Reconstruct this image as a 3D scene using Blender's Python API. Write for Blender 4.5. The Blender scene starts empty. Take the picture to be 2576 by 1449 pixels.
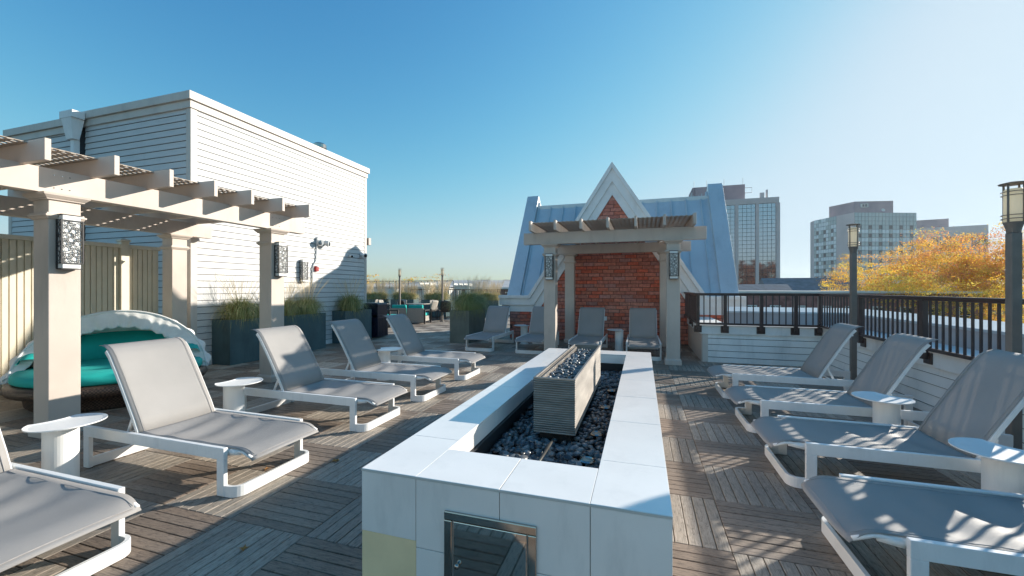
import bpy, bmesh, math, random
from mathutils import Vector, Matrix
random.seed(7)
R = math.radians
sc = bpy.context.scene
# ------------------------------------------------------------------ camera
F, TH, CH, V0 = 1034.7, math.atan(327/1034.7), 1.5, 726.0
cam = bpy.data.cameras.new('camera'); camo = bpy.data.objects.new('camera', cam)
sc.collection.objects.link(camo); sc.camera = camo
camo.location = (0, 0, CH); camo.rotation_euler = (R(90), 0, TH)
cam.sensor_width = 36; cam.lens = 36*F/2576; cam.shift_y = (V0-724.5)/2576
cam.clip_start = .05; cam.clip_end = 6000
# ------------------------------------------------------------------ light
SUN_AZ, SUN_EL = R(44.8), R(19.2)          # azimuth counted from +X towards +Y
w = bpy.data.worlds.new('World'); sc.world = w; w.use_nodes = True
nt = w.node_tree; nt.nodes.clear()
out = nt.nodes.new('ShaderNodeOutputWorld'); bg = nt.nodes.new('ShaderNodeBackground')
sky = nt.nodes.new('ShaderNodeTexSky'); sky.sky_type = 'NISHITA'; sky.sun_disc = False
sky.sun_elevation = SUN_EL; sky.sun_rotation = R(90)-SUN_AZ
sky.air_density = 1.25; sky.dust_density = .55; sky.ozone_density = 2.2; sky.altitude = 50
bg.inputs[1].default_value = .15
# the photograph's deeper, cyan leaning blue: a per-channel tone curve on the physical sky
SK_E = .15*2**.8
def nm(op, *a):
    q = nt.nodes.new('ShaderNodeMath'); q.operation = op
    for i, v in enumerate(a):
        if isinstance(v, (int, float)): q.inputs[i].default_value = v
        else: nt.links.new(v, q.inputs[i])
    return q.outputs[0]
sp = nt.nodes.new('ShaderNodeSeparateColor'); cb = nt.nodes.new('ShaderNodeCombineColor'); nt.links.new(sky.outputs[0], sp.inputs[0])
for i, (k_, pw_, mx_) in enumerate(((.92, 1.62, .63), (1.08, 1.22, .80), (1.16, 1.05, .93))):
    c_ = nm('MULTIPLY', nm('POWER', nm('MULTIPLY', sp.outputs[i], .205), pw_), k_)
    c_ = nm('DIVIDE', c_, nm('POWER', nm('ADD', 1.0, nm('POWER', nm('DIVIDE', c_, mx_), 3.0)), 1/3))
    nt.links.new(nm('DIVIDE', c_, SK_E), cb.inputs[i])
nt.links.new(cb.outputs[0], bg.inputs[0]); nt.links.new(bg.outputs[0], out.inputs[0])
sl = bpy.data.lights.new('sun', 'SUN'); sl.energy = 4.4; sl.angle = R(.5); sl.color = (1, .93, .82)
so = bpy.data.objects.new('sun', sl); sc.collection.objects.link(so)
so.rotation_euler = (R(90)-SUN_EL, 0, SUN_AZ+R(90))
vs = sc.view_settings; vs.view_transform = 'Standard'; vs.look = 'None'; vs.exposure = .8; vs.gamma = 1
vs.use_curve_mapping = False
# ------------------------------------------------------------------ materials
def lin(c):
    return tuple(c)+(1,) if len(c) == 3 else c
MATS = {}
def mat(name, col, rough=.6, var=.06, scale=6.0, metal=0, bump=0.0, bscale=60, spec=.5, attr=False, extra=None, stretch=None, ior=None):
    m = bpy.data.materials.new(name); m.use_nodes = True
    n = m.node_tree.nodes; l = m.node_tree.links
    b = n['Principled BSDF']; b.inputs['Roughness'].default_value = rough
    b.inputs['Metallic'].default_value = metal; b.inputs['Specular IOR Level'].default_value = spec
    tc = n.new('ShaderNodeTexCoord'); mp = n.new('ShaderNodeMapping')
    l.new(tc.outputs['Object'], mp.inputs[0])
    if stretch: mp.inputs['Scale'].default_value = stretch
    no = n.new('ShaderNodeTexNoise'); no.inputs['Scale'].default_value = scale; no.inputs['Detail'].default_value = 6
    l.new(mp.outputs[0], no.inputs['Vector'])
    mr = n.new('ShaderNodeMapRange'); mr.inputs[1].default_value = .3; mr.inputs[2].default_value = .7
    mr.inputs[3].default_value = 1-var*2; mr.inputs[4].default_value = 1+var
    l.new(no.outputs[0], mr.inputs[0])
    mx = n.new('ShaderNodeVectorMath'); mx.operation = 'SCALE'
    if attr:
        at = n.new('ShaderNodeAttribute'); at.attribute_name = 'tint'
        l.new(at.outputs['Color'], mx.inputs[0])
    else:
        mx.inputs[0].default_value = col
    l.new(mr.outputs[0], mx.inputs['Scale']); l.new(mx.outputs[0], b.inputs['Base Color'])
    if bump:
        nb = n.new('ShaderNodeTexNoise'); nb.inputs['Scale'].default_value = bscale; nb.inputs['Detail'].default_value = 4
        l.new(mp.outputs[0], nb.inputs['Vector'])
        bp = n.new('ShaderNodeBump'); bp.inputs['Strength'].default_value = bump; bp.inputs['Distance'].default_value = .01
        l.new(nb.outputs[0], bp.inputs['Height']); l.new(bp.outputs[0], b.inputs['Normal'])
    if extra: extra(m, n, l, b, mp, mx)
    MATS[name] = m
    return m
mat('cream_paint', (.60, .51, .44), .55, .055, 1.8, bump=.05)
mat('siding_paint', (.64, .63, .62), .6, .035, 3, bump=.12, bscale=40, stretch=(1, 1, 12))
mat('white_trim', (.86, .86, .85), .55, .04, 2.5)
mat('beige_trim', (.64, .585, .53), .55, .04, 2.5)
mat('parapet_trim', (.86, .86, .84), .55, .05, 2.5)
mat('roof_metal', (.62, .66, .67), .42, .05, .9, metal=.25, spec=.5)
mat('upstand_paint', (.50, .46, .45), .6, .05, 2)
mat('siding_gap', (.03, .03, .035), .9, .1, 5)  # near-black core puts the shadow line under each clapboard into the colour
mat('lattice_shaded', (.42, .35, .29), .6, .06, 3)  # cream darkened to brown, shade of the underside is in the colour
mat('mortar', (.13, .075, .065), .95, .15, 20, bump=.3)
mat('white_metal', (.84, .83, .81), .38, .03, 4)
mat('porcelain', (.93, .885, .835), .22, .03, 2.6, spec=.5)
mat('porcelain_face', (.93, .83, .765), .35, .04, 2.2)
mat('tan_backer', (.98, .72, .42), .8, .06, 5, bump=.1)
mat('grout', (.42, .38, .32), .9, .15, 30, bump=.2)
mat('planter_paint', (.075, .135, .15), .42, .10, 3)
mat('planter_grey', (.14, .17, .15), .5, .10, 3)
mat('soil', (.035, .025, .018), .95, .3, 30, bump=.6)
mat('dark_rail', (.060, .040, .038), .30, .12, 8, spec=.5)
mat('pole_brown', (.19, .165, .145), .45, .10, 8)
def acr_extra(m, n, l, b, mp, mx):
    tr = n.new('ShaderNodeBsdfTranslucent'); tr.inputs[0].default_value = (.95, .88, .72, 1)
    ms = n.new('ShaderNodeMixShader'); ms.inputs[0].default_value = .55
    l.new(b.outputs[0], ms.inputs[1]); l.new(tr.outputs[0], ms.inputs[2]); l.new(ms.outputs[0], n['Material Output'].inputs[0])
mat('lamp_acrylic', (.88, .83, .72), .4, .02, 4, extra=acr_extra)
mat('sconce_white', (.84, .84, .82), .4, .02, 4)
mat('black_metal', (.030, .030, .032), .4, .1, 10)
mat('navy_metal', (.010, .014, .035), .35, .12, 8)
mat('steel', (.50, .47, .43), .10, .03, 5, metal=1.0, bump=.02, bscale=7)
mat('door_steel', (.72, .67, .62), .045, .03, 5, metal=1.0, bump=.07, bscale=2.3)
mat('corrugated', (.31, .28, .25), .45, .16, 3.5, metal=.5, stretch=(1, 1, 5))
mat('plinth_dark', (.012, .012, .012), .7, .1, 8)
mat('red_plastic', (.45, .02, .02), .4, .05, 8)
mat('grey_plastic', (.55, .56, .56), .45, .05, 8)
mat('teal_fabric', (.012, .46, .41), .85, .06, 5, bump=.15, bscale=500)
mat('canopy_fabric', (.88, .86, .82), .8, .06, 5, bump=.1, bscale=300)
mat('fence_vinyl', (.76, .69, .55), .5, .04, 4)
mat('wicker_tan', (.42, .38, .33), .7, .2, 40, bump=.5, bscale=120)
mat('table_top', (.42, .36, .30), .5, .12, 10)
mat('dark_frame', (.035, .028, .03), .5, .12, 10)
mat('concrete', (.68, .60, .58), .8, .05, .15)
mat('penthouse', (.44, .33, .35), .8, .08, .2)
mat('tower_brick', (.20, .145, .15), .8, .08, .2)
mat('tower_grid2', (.20, .25, .27), .5, .05, .2)
mat('tower_grid', (.08, .10, .11), .5, .05, .2)
mat('brick_far', (.34, .16, .14), .85, .25, 1.5, bump=.2)
mat('roof_far', (.60, .55, .52), .85, .12, 1.2)
mat('roof_dark', (.22, .22, .23), .85, .12, 1.2)
mat('far_white', (.70, .68, .63), .7, .05, 1)
mat('bark', (.085, .06, .045), .9, .25, 3, bump=.5)
mat('ground_far', (.085, .075, .05), .95, .4, .02)
mat('leaf_dry', (.42, .19, .045), .8, .2, 40)
mat('gas_pipe', (.25, .24, .22), .3, .1, 10, metal=.8)

def grime(m, n, l, b, mp, mx, amt=.16, sc_=1.3, lo=.52):
    src = b.inputs['Base Color'].links[0].from_socket
    q = n.new('ShaderNodeTexNoise'); q.inputs['Scale'].default_value = sc_; q.inputs['Detail'].default_value = 10; q.inputs['Roughness'].default_value = .68
    mp2 = n.new('ShaderNodeMapping'); mp2.inputs['Scale'].default_value = (3, 3, .7)
    tc = n.new('ShaderNodeTexCoord'); l.new(tc.outputs['Object'], mp2.inputs[0]); l.new(mp2.outputs[0], q.inputs['Vector'])
    r = n.new('ShaderNodeMapRange'); r.inputs[1].default_value = lo; r.inputs[2].default_value = .72; r.inputs[3].default_value = 1; r.inputs[4].default_value = 1-amt; l.new(q.outputs[0], r.inputs[0])
    x = n.new('ShaderNodeVectorMath'); x.operation = 'SCALE'; l.new(src, x.inputs[0]); l.new(r.outputs[0], x.inputs['Scale']); l.new(x.outputs[0], b.inputs['Base Color'])
for _k, _a, _s in (('cream_paint', .16, 1.3), ('siding_paint', .10, .9), ('porcelain', .07, 2.0), ('porcelain_face', .13, 2.2), ('white_trim', .14, 1.2), ('parapet_trim', .18, 1.0), ('roof_metal', .16, .8), ('fence_vinyl', .14, 1.5), ('planter_paint', .25, 1.6), ('planter_grey', .25, 1.6), ('white_metal', .10, 3.0), ('concrete', .15, .03), ('beige_trim', .14, 1.2)):
    _m = MATS[_k]; _n = _m.node_tree.nodes; grime(_m, _n, _m.node_tree.links, _n['Principled BSDF'], None, None, _a, _s)
def wood_extra(m, n, l, b, mp, mx):
    # grain from the slat's own UV
    uv = n.new('ShaderNodeUVMap'); uv.uv_map = 'uv'
    a = n.new('ShaderNodeMapping'); a.inputs['Scale'].default_value = (3.2, 46, 1); l.new(uv.outputs[0], a.inputs[0])
    g = n.new('ShaderNodeTexNoise'); g.inputs['Scale'].default_value = 3; g.inputs['Detail'].default_value = 9; g.inputs['Roughness'].default_value = .72
    l.new(a.outputs[0], g.inputs['Vector'])
    r = n.new('ShaderNodeMapRange'); r.inputs[1].default_value = .34; r.inputs[2].default_value = .64; r.inputs[3].default_value = .58; r.inputs[4].default_value = 1.20
    l.new(g.outputs[0], r.inputs[0])
    a2 = n.new('ShaderNodeMapping'); a2.inputs['Scale'].default_value = (9, 22, 1); l.new(uv.outputs[0], a2.inputs[0])
    g2 = n.new('ShaderNodeTexNoise'); g2.inputs['Scale'].default_value = 2.2; g2.inputs['Detail'].default_value = 7; g2.inputs['Roughness'].default_value = .7
    l.new(a2.outputs[0], g2.inputs['Vector'])
    r2 = n.new('ShaderNodeMapRange'); r2.inputs[1].default_value = .52; r2.inputs[2].default_value = .68; r2.inputs[3].default_value = 1.0; r2.inputs[4].default_value = .42
    l.new(g2.outputs[0], r2.inputs[0])
    mu = n.new('ShaderNodeMath'); mu.operation = 'MULTIPLY'; l.new(r.outputs[0], mu.inputs[0]); l.new(r2.outputs[0], mu.inputs[1])
    s = n.new('ShaderNodeVectorMath'); s.operation = 'SCALE'; l.new(mx.outputs[0], s.inputs[0]); l.new(mu.outputs[0], s.inputs['Scale'])
    l.new(s.outputs[0], b.inputs['Base Color'])
    bp = n.new('ShaderNodeBump'); bp.inputs['Strength'].default_value = .45; bp.inputs['Distance'].default_value = .004
    l.new(mu.outputs[0], bp.inputs['Height']); l.new(bp.outputs[0], b.inputs['Normal'])
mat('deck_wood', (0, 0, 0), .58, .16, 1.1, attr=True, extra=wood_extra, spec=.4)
mat('brick', (0, 0, 0), .85, .16, 14, attr=True, bump=.35, bscale=50)
mat('pebble', (0, 0, 0), .30, .22, 18, attr=True, spec=.6)
mat('grass_blade', (0, 0, 0), .6, .1, 3, attr=True)
def leaf_extra(m, n, l, b, mp, mx):
    tr = n.new('ShaderNodeBsdfTranslucent'); l.new(mx.outputs[0], tr.inputs[0])
    ms = n.new('ShaderNodeMixShader'); ms.inputs[0].default_value = .60
    o = n['Material Output']; l.new(b.outputs[0], ms.inputs[1]); l.new(tr.outputs[0], ms.inputs[2]); l.new(ms.outputs[0], o.inputs[0])
mat('autumn_leaf', (0, 0, 0), .7, .15, .6, attr=True, extra=leaf_extra)
def sling_extra(m, n, l, b, mp, mx):
    # fine open weave: some light passes through
    tr = n.new('ShaderNodeBsdfTranslucent'); tr.inputs[0].default_value = (.50, .45, .40, 1)
    tp = n.new('ShaderNodeBsdfTransparent')
    m1 = n.new('ShaderNodeMixShader'); m1.inputs[0].default_value = .22
    m2 = n.new('ShaderNodeMixShader'); m2.inputs[0].default_value = .07
    o = n['Material Output']
    l.new(b.outputs[0], m1.inputs[1]); l.new(tr.outputs[0], m1.inputs[2]); l.new(m1.outputs[0], m2.inputs[1]); l.new(tp.outputs[0], m2.inputs[2]); l.new(m2.outputs[0], o.inputs[0])
mat('sling_fabric', (.44, .415, .395), .55, .05, 3, bump=.25, bscale=900, extra=sling_extra)
mat('sling_hem', (.40, .365, .34), .6, .1, 30)
def wick_extra(m, n, l, b, mp, mx):
    wv = n.new('ShaderNodeTexChecker'); wv.inputs['Scale'].default_value = 55; l.new(mp.outputs[0], wv.inputs[0])
    s = n.new('ShaderNodeVectorMath'); s.operation = 'SCALE'
    r = n.new('ShaderNodeMapRange'); r.inputs[3].default_value = .35; r.inputs[4].default_value = 1.4
    l.new(wv.outputs['Fac'], r.inputs[0]); l.new(mx.outputs[0], s.inputs[0]); l.new(r.outputs[0], s.inputs['Scale']); l.new(s.outputs[0], b.inputs['Base Color'])
mat('wicker_brown', (.085, .055, .04), .5, .2, 30, extra=wick_extra)
mat('mirror_glass', (.38, .42, .48), .04, .03, .05, metal=.92)
mat('pane_dark', (.11, .12, .14), .25, .05, .2, metal=.2)
mat('pane_mid', (.46, .55, .56), .25, .05, .2, metal=.15)
mat('pane_light', (.86, .92, .92), .35, .05, .2)
mat('window_glass', (.06, .07, .08), .08, .05, 1, metal=.3)
M = MATS
# ------------------------------------------------------------------ mesh builder
class MB:
    def __init__(s): s.v = []; s.f = []; s.c = []; s.uv = []; s.t = (1, 1, 1); s.hasuv = False
    def add(s, vs, fs, uvs=None):
        o = len(s.v); s.v += [tuple(v) for v in vs]
        for i, f in enumerate(fs):
            s.f.append(tuple(o+k for k in f)); s.c.append(s.t)
            s.uv.append(uvs[i] if uvs else None)
            if uvs: s.hasuv = True
        return s
    def box(s, x0, x1, y0, y1, z0, z1):
        vs = [(x, y, z) for z in (z0, z1) for y in (y0, y1) for x in (x0, x1)]
        return s.add(vs, [(0, 2, 3, 1), (4, 5, 7, 6), (0, 1, 5, 4), (2, 6, 7, 3), (0, 4, 6, 2), (1, 3, 7, 5)])
    def frus(s, x0, x1, y0, y1, z0, z1, p0, p1):
        vs = [(x0-p0, y0-p0, z0), (x1+p0, y0-p0, z0), (x0-p0, y1+p0, z0), (x1+p0, y1+p0, z0), (x0-p1, y0-p1, z1), (x1+p1, y0-p1, z1), (x0-p1, y1+p1, z1), (x1+p1, y1+p1, z1)]
        return s.add(vs, [(0, 2, 3, 1), (4, 5, 7, 6), (0, 1, 5, 4), (2, 6, 7, 3), (0, 4, 6, 2), (1, 3, 7, 5)])
    def obox(s, a, b, wd, ht, up=(0, 0, 1)):
        a, b, up = Vector(a), Vector(b), Vector(up); d = (b-a).normalized()
        sx = d.cross(up)
        if sx.length < 1e-4: sx = d.cross(Vector((1, 0, 0)))
        sx.normalize(); uz = sx.cross(d).normalized()
        vs = []
        for p in (a, b):
            for i, j in ((-1, -1), (1, -1), (1, 1), (-1, 1)): vs.append(p+sx*i*wd/2+uz*j*ht/2)
        return s.add(vs, [(3, 2, 1, 0), (4, 5, 6, 7), (0, 1, 5, 4), (1, 2, 6, 5), (2, 3, 7, 6), (3, 0, 4, 7)])
    def prism(s, poly, axis, a, b):
        # poly: list of 2-tuples in the plane across `axis`
        def P(p, q):
            return {'x': (q, p[0], p[1]), 'y': (p[0], q, p[1]), 'z': (p[0], p[1], q)}[axis]
        n = len(poly); vs = [P(p, a) for p in poly]+[P(p, b) for p in poly]
        return s.add(vs, [tuple(range(n))[::-1], tuple(range(n, 2*n))]+[(i, (i+1) % n, n+(i+1) % n, n+i) for i in range(n)])
    def tube(s, pts, r, n=8, cap=True):
        pts = [Vector(p) for p in pts]; rs = r if isinstance(r, (list, tuple)) else [r]*len(pts)
        o = []; ref = None
        for i, p in enumerate(pts):
            d = (pts[min(i+1, len(pts)-1)]-pts[max(i-1, 0)]).normalized()
            if ref is None: ref = Vector((0, 0, 1)) if abs(d.z) < .9 else Vector((1, 0, 0))
            u = d.cross(ref)
            if u.length < 1e-5: u = d.cross(Vector((0, 1, 0)))
            u.normalize(); v = d.cross(u).normalized(); ref = u.cross(d)
            for k in range(n):
                a = 2*math.pi*k/n; o.append(p+(u*math.cos(a)+v*math.sin(a))*rs[i])
        fs = [(i*n+k, i*n+(k+1) % n, (i+1)*n+(k+1) % n, (i+1)*n+k) for i in range(len(pts)-1) for k in range(n)]
        if cap: fs += [tuple(range(n))[::-1], tuple((len(pts)-1)*n+k for k in range(n))]
        return s.add(o, fs)
    def lathe(s, prof, n=24, c=(0, 0, 0)):
        vs = []
        for r, z in prof:
            for k in range(n):
                a = 2*math.pi*k/n; vs.append((c[0]+r*math.cos(a), c[1]+r*math.sin(a), c[2]+z))
        m = len(prof)
        fs = [(i*n+k, i*n+(k+1) % n, (i+1)*n+(k+1) % n, (i+1)*n+k) for i in range(m-1) for k in range(n)]
        fs += [tuple(range(n))[::-1], tuple((m-1)*n+k for k in range(n))]
        return s.add(vs, fs)
    def grid(s, rows, both=False):
        # rows: list of rows of points
        m, n = len(rows), len(rows[0]); vs = [p for r in rows for p in r]
        return s.add(vs, [(i*n+j, i*n+j+1, (i+1)*n+j+1, (i+1)*n+j) for i in range(m-1) for j in range(n-1)])
    def build(s, name, material, parent=None, smooth=False, bevel=0, label=None, solid=0, kind=None, autosmooth=None):
        me = bpy.data.meshes.new(name); me.from_pydata(s.v, [], s.f)
        if any(c != (1, 1, 1) for c in s.c):
            ca = me.color_attributes.new('tint', 'FLOAT_COLOR', 'CORNER'); buf = []
            for p, c in zip(me.polygons, s.c): buf += [c[0], c[1], c[2], 1]*p.loop_total
            ca.data.foreach_set('color', buf)
        if s.hasuv:
            ul = me.uv_layers.new(name='uv'); buf = []
            for p, u in zip(me.polygons, s.uv):
                for k in range(p.loop_total): buf += list(u[k]) if u else [0, 0]
            ul.data.foreach_set('uv', buf)
        me.materials.append(M[material] if isinstance(material, str) else material)
        if smooth: me.polygons.foreach_set('use_smooth', [True]*len(me.polygons))
        me.update()
        o = bpy.data.objects.new(name, me); sc.collection.objects.link(o)
        if parent: o.parent = parent
        if solid:
            q = o.modifiers.new('s', 'SOLIDIFY'); q.thickness = solid; q.offset = 0
        if bevel:
            q = o.modifiers.new('b', 'BEVEL'); q.width = bevel; q.segments = 2; q.limit_method = 'ANGLE'; q.angle_limit = R(40)
        if label: o['label'] = label
        if kind: o['kind'] = kind
        return o
def smooth_all(o): o.data.polygons.foreach_set('use_smooth', [True]*len(o.data.polygons)); return o
def tag(o, label=None, cat=None, group=None, kind=None):
    if label: o['label'] = label
    if cat: o['category'] = cat
    if group: o['group'] = group
    if kind: o['kind'] = kind
    return o
def empty(name, loc=(0, 0, 0), rz=0):
    o = bpy.data.objects.new(name, None); sc.collection.objects.link(o)
    o.location = loc; o.rotation_euler = (0, 0, rz); o.empty_display_size = .1
    return o
def children(o): return [c for c in bpy.data.objects if c.parent == o]
def copy_tree(o, parent=None, kids=None):
    c = o.copy(); sc.collection.objects.link(c); c.parent = parent
    for ch in (kids if kids is not None else children(o)): copy_tree(ch, c)
    return c
def at(u, v, t):
    xc = (u-1288)/F; c, s = math.cos(TH), math.sin(TH)
    return Vector(((xc*c-s)*t, (xc*s+c)*t, CH+(V0-v)/F*t))
def rnd(a, b): return random.uniform(a, b)

# ------------------------------------------------------------------ ground and far land
g = MB(); g.add([(-3000, -600, -15), (3000, -600, -15), (3000, 4500, -15), (-3000, 4500, -15)], [(0, 1, 2, 3)])
tag(g.build('ground', 'ground_far'), 'brownish ground far below the roof terrace', kind='structure')
# low wooded hills at the horizon
def hills():
    m = MB(); m.t = (.20, .155, .13)
    rows = []
    for j in range(6):
        row = []
        for i in range(160):
            a = R(-75+130*i/159)
            d = 900+j*160
            h = -15+[0, 22, 30, 36, 30, 0][j]+(6*math.sin(i*.21)+4*math.sin(i*.63+2)+rnd(-2.2, 2.2))*(1 if 0 < j < 5 else 0)
            row.append((d*math.sin(a), d*math.cos(a), h))
        rows.append(row)
    m.grid(rows); return m
mat('hill_wood', (.17, .135, .115), .95, .3, .03)
tag(hills().build('hills', 'hill_wood'), 'low wooded hills along the horizon', kind='structure')

# ------------------------------------------------------------------ deck
deck = empty('deck'); tag(deck, 'weathered wooden deck tiles laid in a parquet pattern', kind='structure')
b = MB(); b.box(-16, 3.3, -3.2, 30, -.25, -.032); sub = b.build('deck_base', 'plinth_dark', deck)
T = .61; SL = 8
cth, sth = math.cos(TH), math.sin(TH)
def dep(x, y): return -x*sth+y*cth
def sx_(x, y):
    d = dep(x, y); return (x*cth+y*sth)/d if d > .05 else 99
def blocked(x0, y0):
    cx, cy = x0+T/2, y0+T/2
    if -1.15 < cx < .05 and 1.6 < cy < 5.45: return True
    if cx < -8.15-.3 and 5.6+.3 < cy < 10.77-.3: return True
    if cy > 11.86+.3 and cx > -3.9+.3: return True
    if cx < -9.2: return True
    if cx > 1.19+.3 and cy > 9.25+.3: return True
    return False
tiles = []
for i in range(-13, 10):
    for j in range(-8, 40):
        x0, y0 = -1.95+i*T, 2.0+j*T
        if x0 > 3.29 or y0 < -3 or blocked(x0, y0): continue
        tiles.append((i, j, x0, y0))
def tile_view(t):
    cx, cy = t[2]+T/2, t[3]+T/2; d = dep(cx, cy)
    if d < 1.2 or abs(sx_(cx, cy)) > 1.36 or 1.5/d > .78: return 999
    return d
tiles.sort(key=tile_view)
near = set((t[0], t[1]) for t in tiles[:37])
def slat(m, x0, y0, k, alongx, trn, tint, rs):
    wv = T/SL; g = .0055
    dz = rs.uniform(-.0012, .0012)
    if alongx: X0, X1, Y0, Y1 = x0+.002, x0+T-.002, y0+k*wv+g/2, y0+(k+1)*wv-g/2
    else: X0, X1, Y0, Y1 = x0+k*wv+g/2, x0+(k+1)*wv-g/2, y0+.002, y0+T-.002
    X1 = min(X1, 3.3)
    if X1-X0 < .005: return False
    m.t = tint; c = .0025; z1 = dz; z0 = -.03
    P = [(X0, Y0, z0), (X1, Y0, z0), (X1, Y1, z0), (X0, Y1, z0), (X0, Y0, z1-c), (X1, Y0, z1-c), (X1, Y1, z1-c), (X0, Y1, z1-c),
         (X0+c, Y0+c, z1), (X1-c, Y0+c, z1), (X1-c, Y1-c, z1), (X0+c, Y1-c, z1)]
    fs = [(0, 1, 5, 4), (1, 2, 6, 5), (2, 3, 7, 6), (3, 0, 4, 7), (4, 5, 9, 8), (5, 6, 10, 9), (6, 7, 11, 10), (7, 4, 8, 11), (8, 9, 10, 11)]
    ou, ov = rs.uniform(0, 50), rs.uniform(0, 50)
    def uvp(p):
        a, b = (p[0]-x0, p[1]-y0) if alongx else (p[1]-y0, p[0]-x0)
        return (ou+a, ov+b)
    m.add(P, fs, [[uvp(P[q]) for q in f] for f in fs])
    return True
rest = MB()
rs = random.Random(3)
for (i, j, x0, y0) in tiles:
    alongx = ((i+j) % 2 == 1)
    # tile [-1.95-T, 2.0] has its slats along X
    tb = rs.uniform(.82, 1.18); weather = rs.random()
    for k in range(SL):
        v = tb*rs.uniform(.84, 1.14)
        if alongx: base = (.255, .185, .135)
        else: base = (.42, .355, .285)  # paler along Y: stronger sun and sky reflection put into the base colour
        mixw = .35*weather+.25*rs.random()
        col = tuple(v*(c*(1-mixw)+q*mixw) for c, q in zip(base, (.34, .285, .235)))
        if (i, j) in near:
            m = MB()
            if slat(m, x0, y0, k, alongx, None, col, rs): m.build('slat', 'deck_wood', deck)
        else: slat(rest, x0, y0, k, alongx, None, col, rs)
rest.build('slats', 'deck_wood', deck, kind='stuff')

# ------------------------------------------------------------------ siding helper
def siding(root, axis, fixed, a0, a1, z0, z1, out, matn='siding_paint', pitch=.127, skew=None, length=3.66):
    """clapboards on a wall face; out=+-1 is the outward direction on the other axis"""
    z = z0; r = random.Random(int(abs(a0*100))+5); k = 0
    while z < z1-.02:
        zt = min(z+pitch, z1)
        cuts = [a0]; p = a0+r.uniform(.8, 3.4)
        while p < a1-.5: cuts.append(p); p += length
        cuts.append(a1)
        for q in range(len(cuts)-1):
            m = MB(); lo, hi = cuts[q]+(.0012 if q else 0), cuts[q+1]-(.0012 if q < len(cuts)-2 else 0)
            prof = [(fixed+out*.002, z+.011), (fixed+out*.019, z+.011), (fixed+out*.006, zt+.0), (fixed+out*.002, zt)]
            vs = []
            for e in (lo, hi):
                for (h, zz) in prof: vs.append((h, e, zz) if axis == 'y' else (e, h, zz))
            m.add(vs, [(3, 2, 1, 0), (4, 5, 6, 7), (0, 1, 5, 4), (1, 2, 6, 5), (2, 3, 7, 6), (3, 0, 4, 7)])
            m.build('siding_board', matn, root)
        z += pitch; k += 1

# ------------------------------------------------------------------ stair building on the left
bd = empty('rooftop_building', (0, 0, 0))
tag(bd, 'large white clapboard rooftop building with flat roof on the left', 'building')
WX, Y0, Y1, XL, ZT = -8.15, 5.6, 10.77, -14.0, 5.22
m = MB(); m.box(XL, WX, Y0, Y1, -.02, ZT-.1); m.build('wall', 'siding_gap', bd)
siding(bd, 'y', WX, Y0+.1, Y1-.09, .12, ZT-.30, 1)
siding(bd, 'x', Y0, -11.25, WX-.1, .12, ZT-.30, -1)
siding(bd, 'x', Y0, XL+.1, -11.45, .12, ZT-.36, -1)
for n_, a in (('corner_board', (WX-.1, WX+.022, Y0-.022, Y0+.1, 0, ZT-.30)), ('corner_board', (WX-.08, WX+.022, Y1-.09, Y1+.02, 0, ZT-.30)), ('corner_board', (XL-.02, XL+.1, Y0-.022, Y0+.1, 0, ZT-.36)),
              ('skirt_board', (WX+.001, WX+.024, Y0+.102, Y1-.092, -.01, .118))):
    m = MB(); m.box(*a); m.build(n_, 'beige_trim' if n_ == 'corner_board' else 'white_trim', bd, bevel=.003)
for (p, z0, z1) in ((.045, ZT-.30, ZT-.155), (.085, ZT-.155, ZT)):
    m = MB(); m.box(WX+.001, WX+p, Y0-p, Y1+p, z0, z1); m.build('fascia', 'beige_trim', bd, bevel=.004)
    m = MB(); m.box(-11.30, WX-.001, Y0-p, Y0-.001, z0, z1-.002); m.build('fascia', 'beige_trim', bd, bevel=.004)
    m = MB(); m.box(XL-p, -11.42, Y0-p, Y0-.001, z0-.06, z1-.06); m.build('fascia', 'beige_trim', bd, bevel=.004)
m = MB(); m.box(XL, WX, Y0, Y1, ZT-.098, ZT-.01); m.build('roof', 'roof_far', bd)
# rain head and downpipe
m = MB(); m.box(-11.52, -11.10, Y0-.30, Y0-.09, ZT-.20, ZT-.05); m.frus(-11.42, -11.20, Y0-.24, Y0-.13, ZT-.62, ZT-.2, 0, .055); rh = m.build('rain_head', 'white_trim', bd, bevel=.006)
m = MB(); m.box(-11.37, -11.25, Y0-.20, Y0-.10, .05, ZT-.62); m.build('downpipe', 'white_trim', bd, bevel=.008)
# roof vent
vt = MB(); vt.lathe([(.11, 0), (.11, .42), (.19, .44), (.19, .54), (.14, .58), (.0, .60)], 20)
o = vt.build('roof_vent', 'steel', smooth=False); o.location = (-9.1, 9.9, ZT-.01); tag(o, 'small round metal vent on top of the white rooftop building', 'vent')

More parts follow.
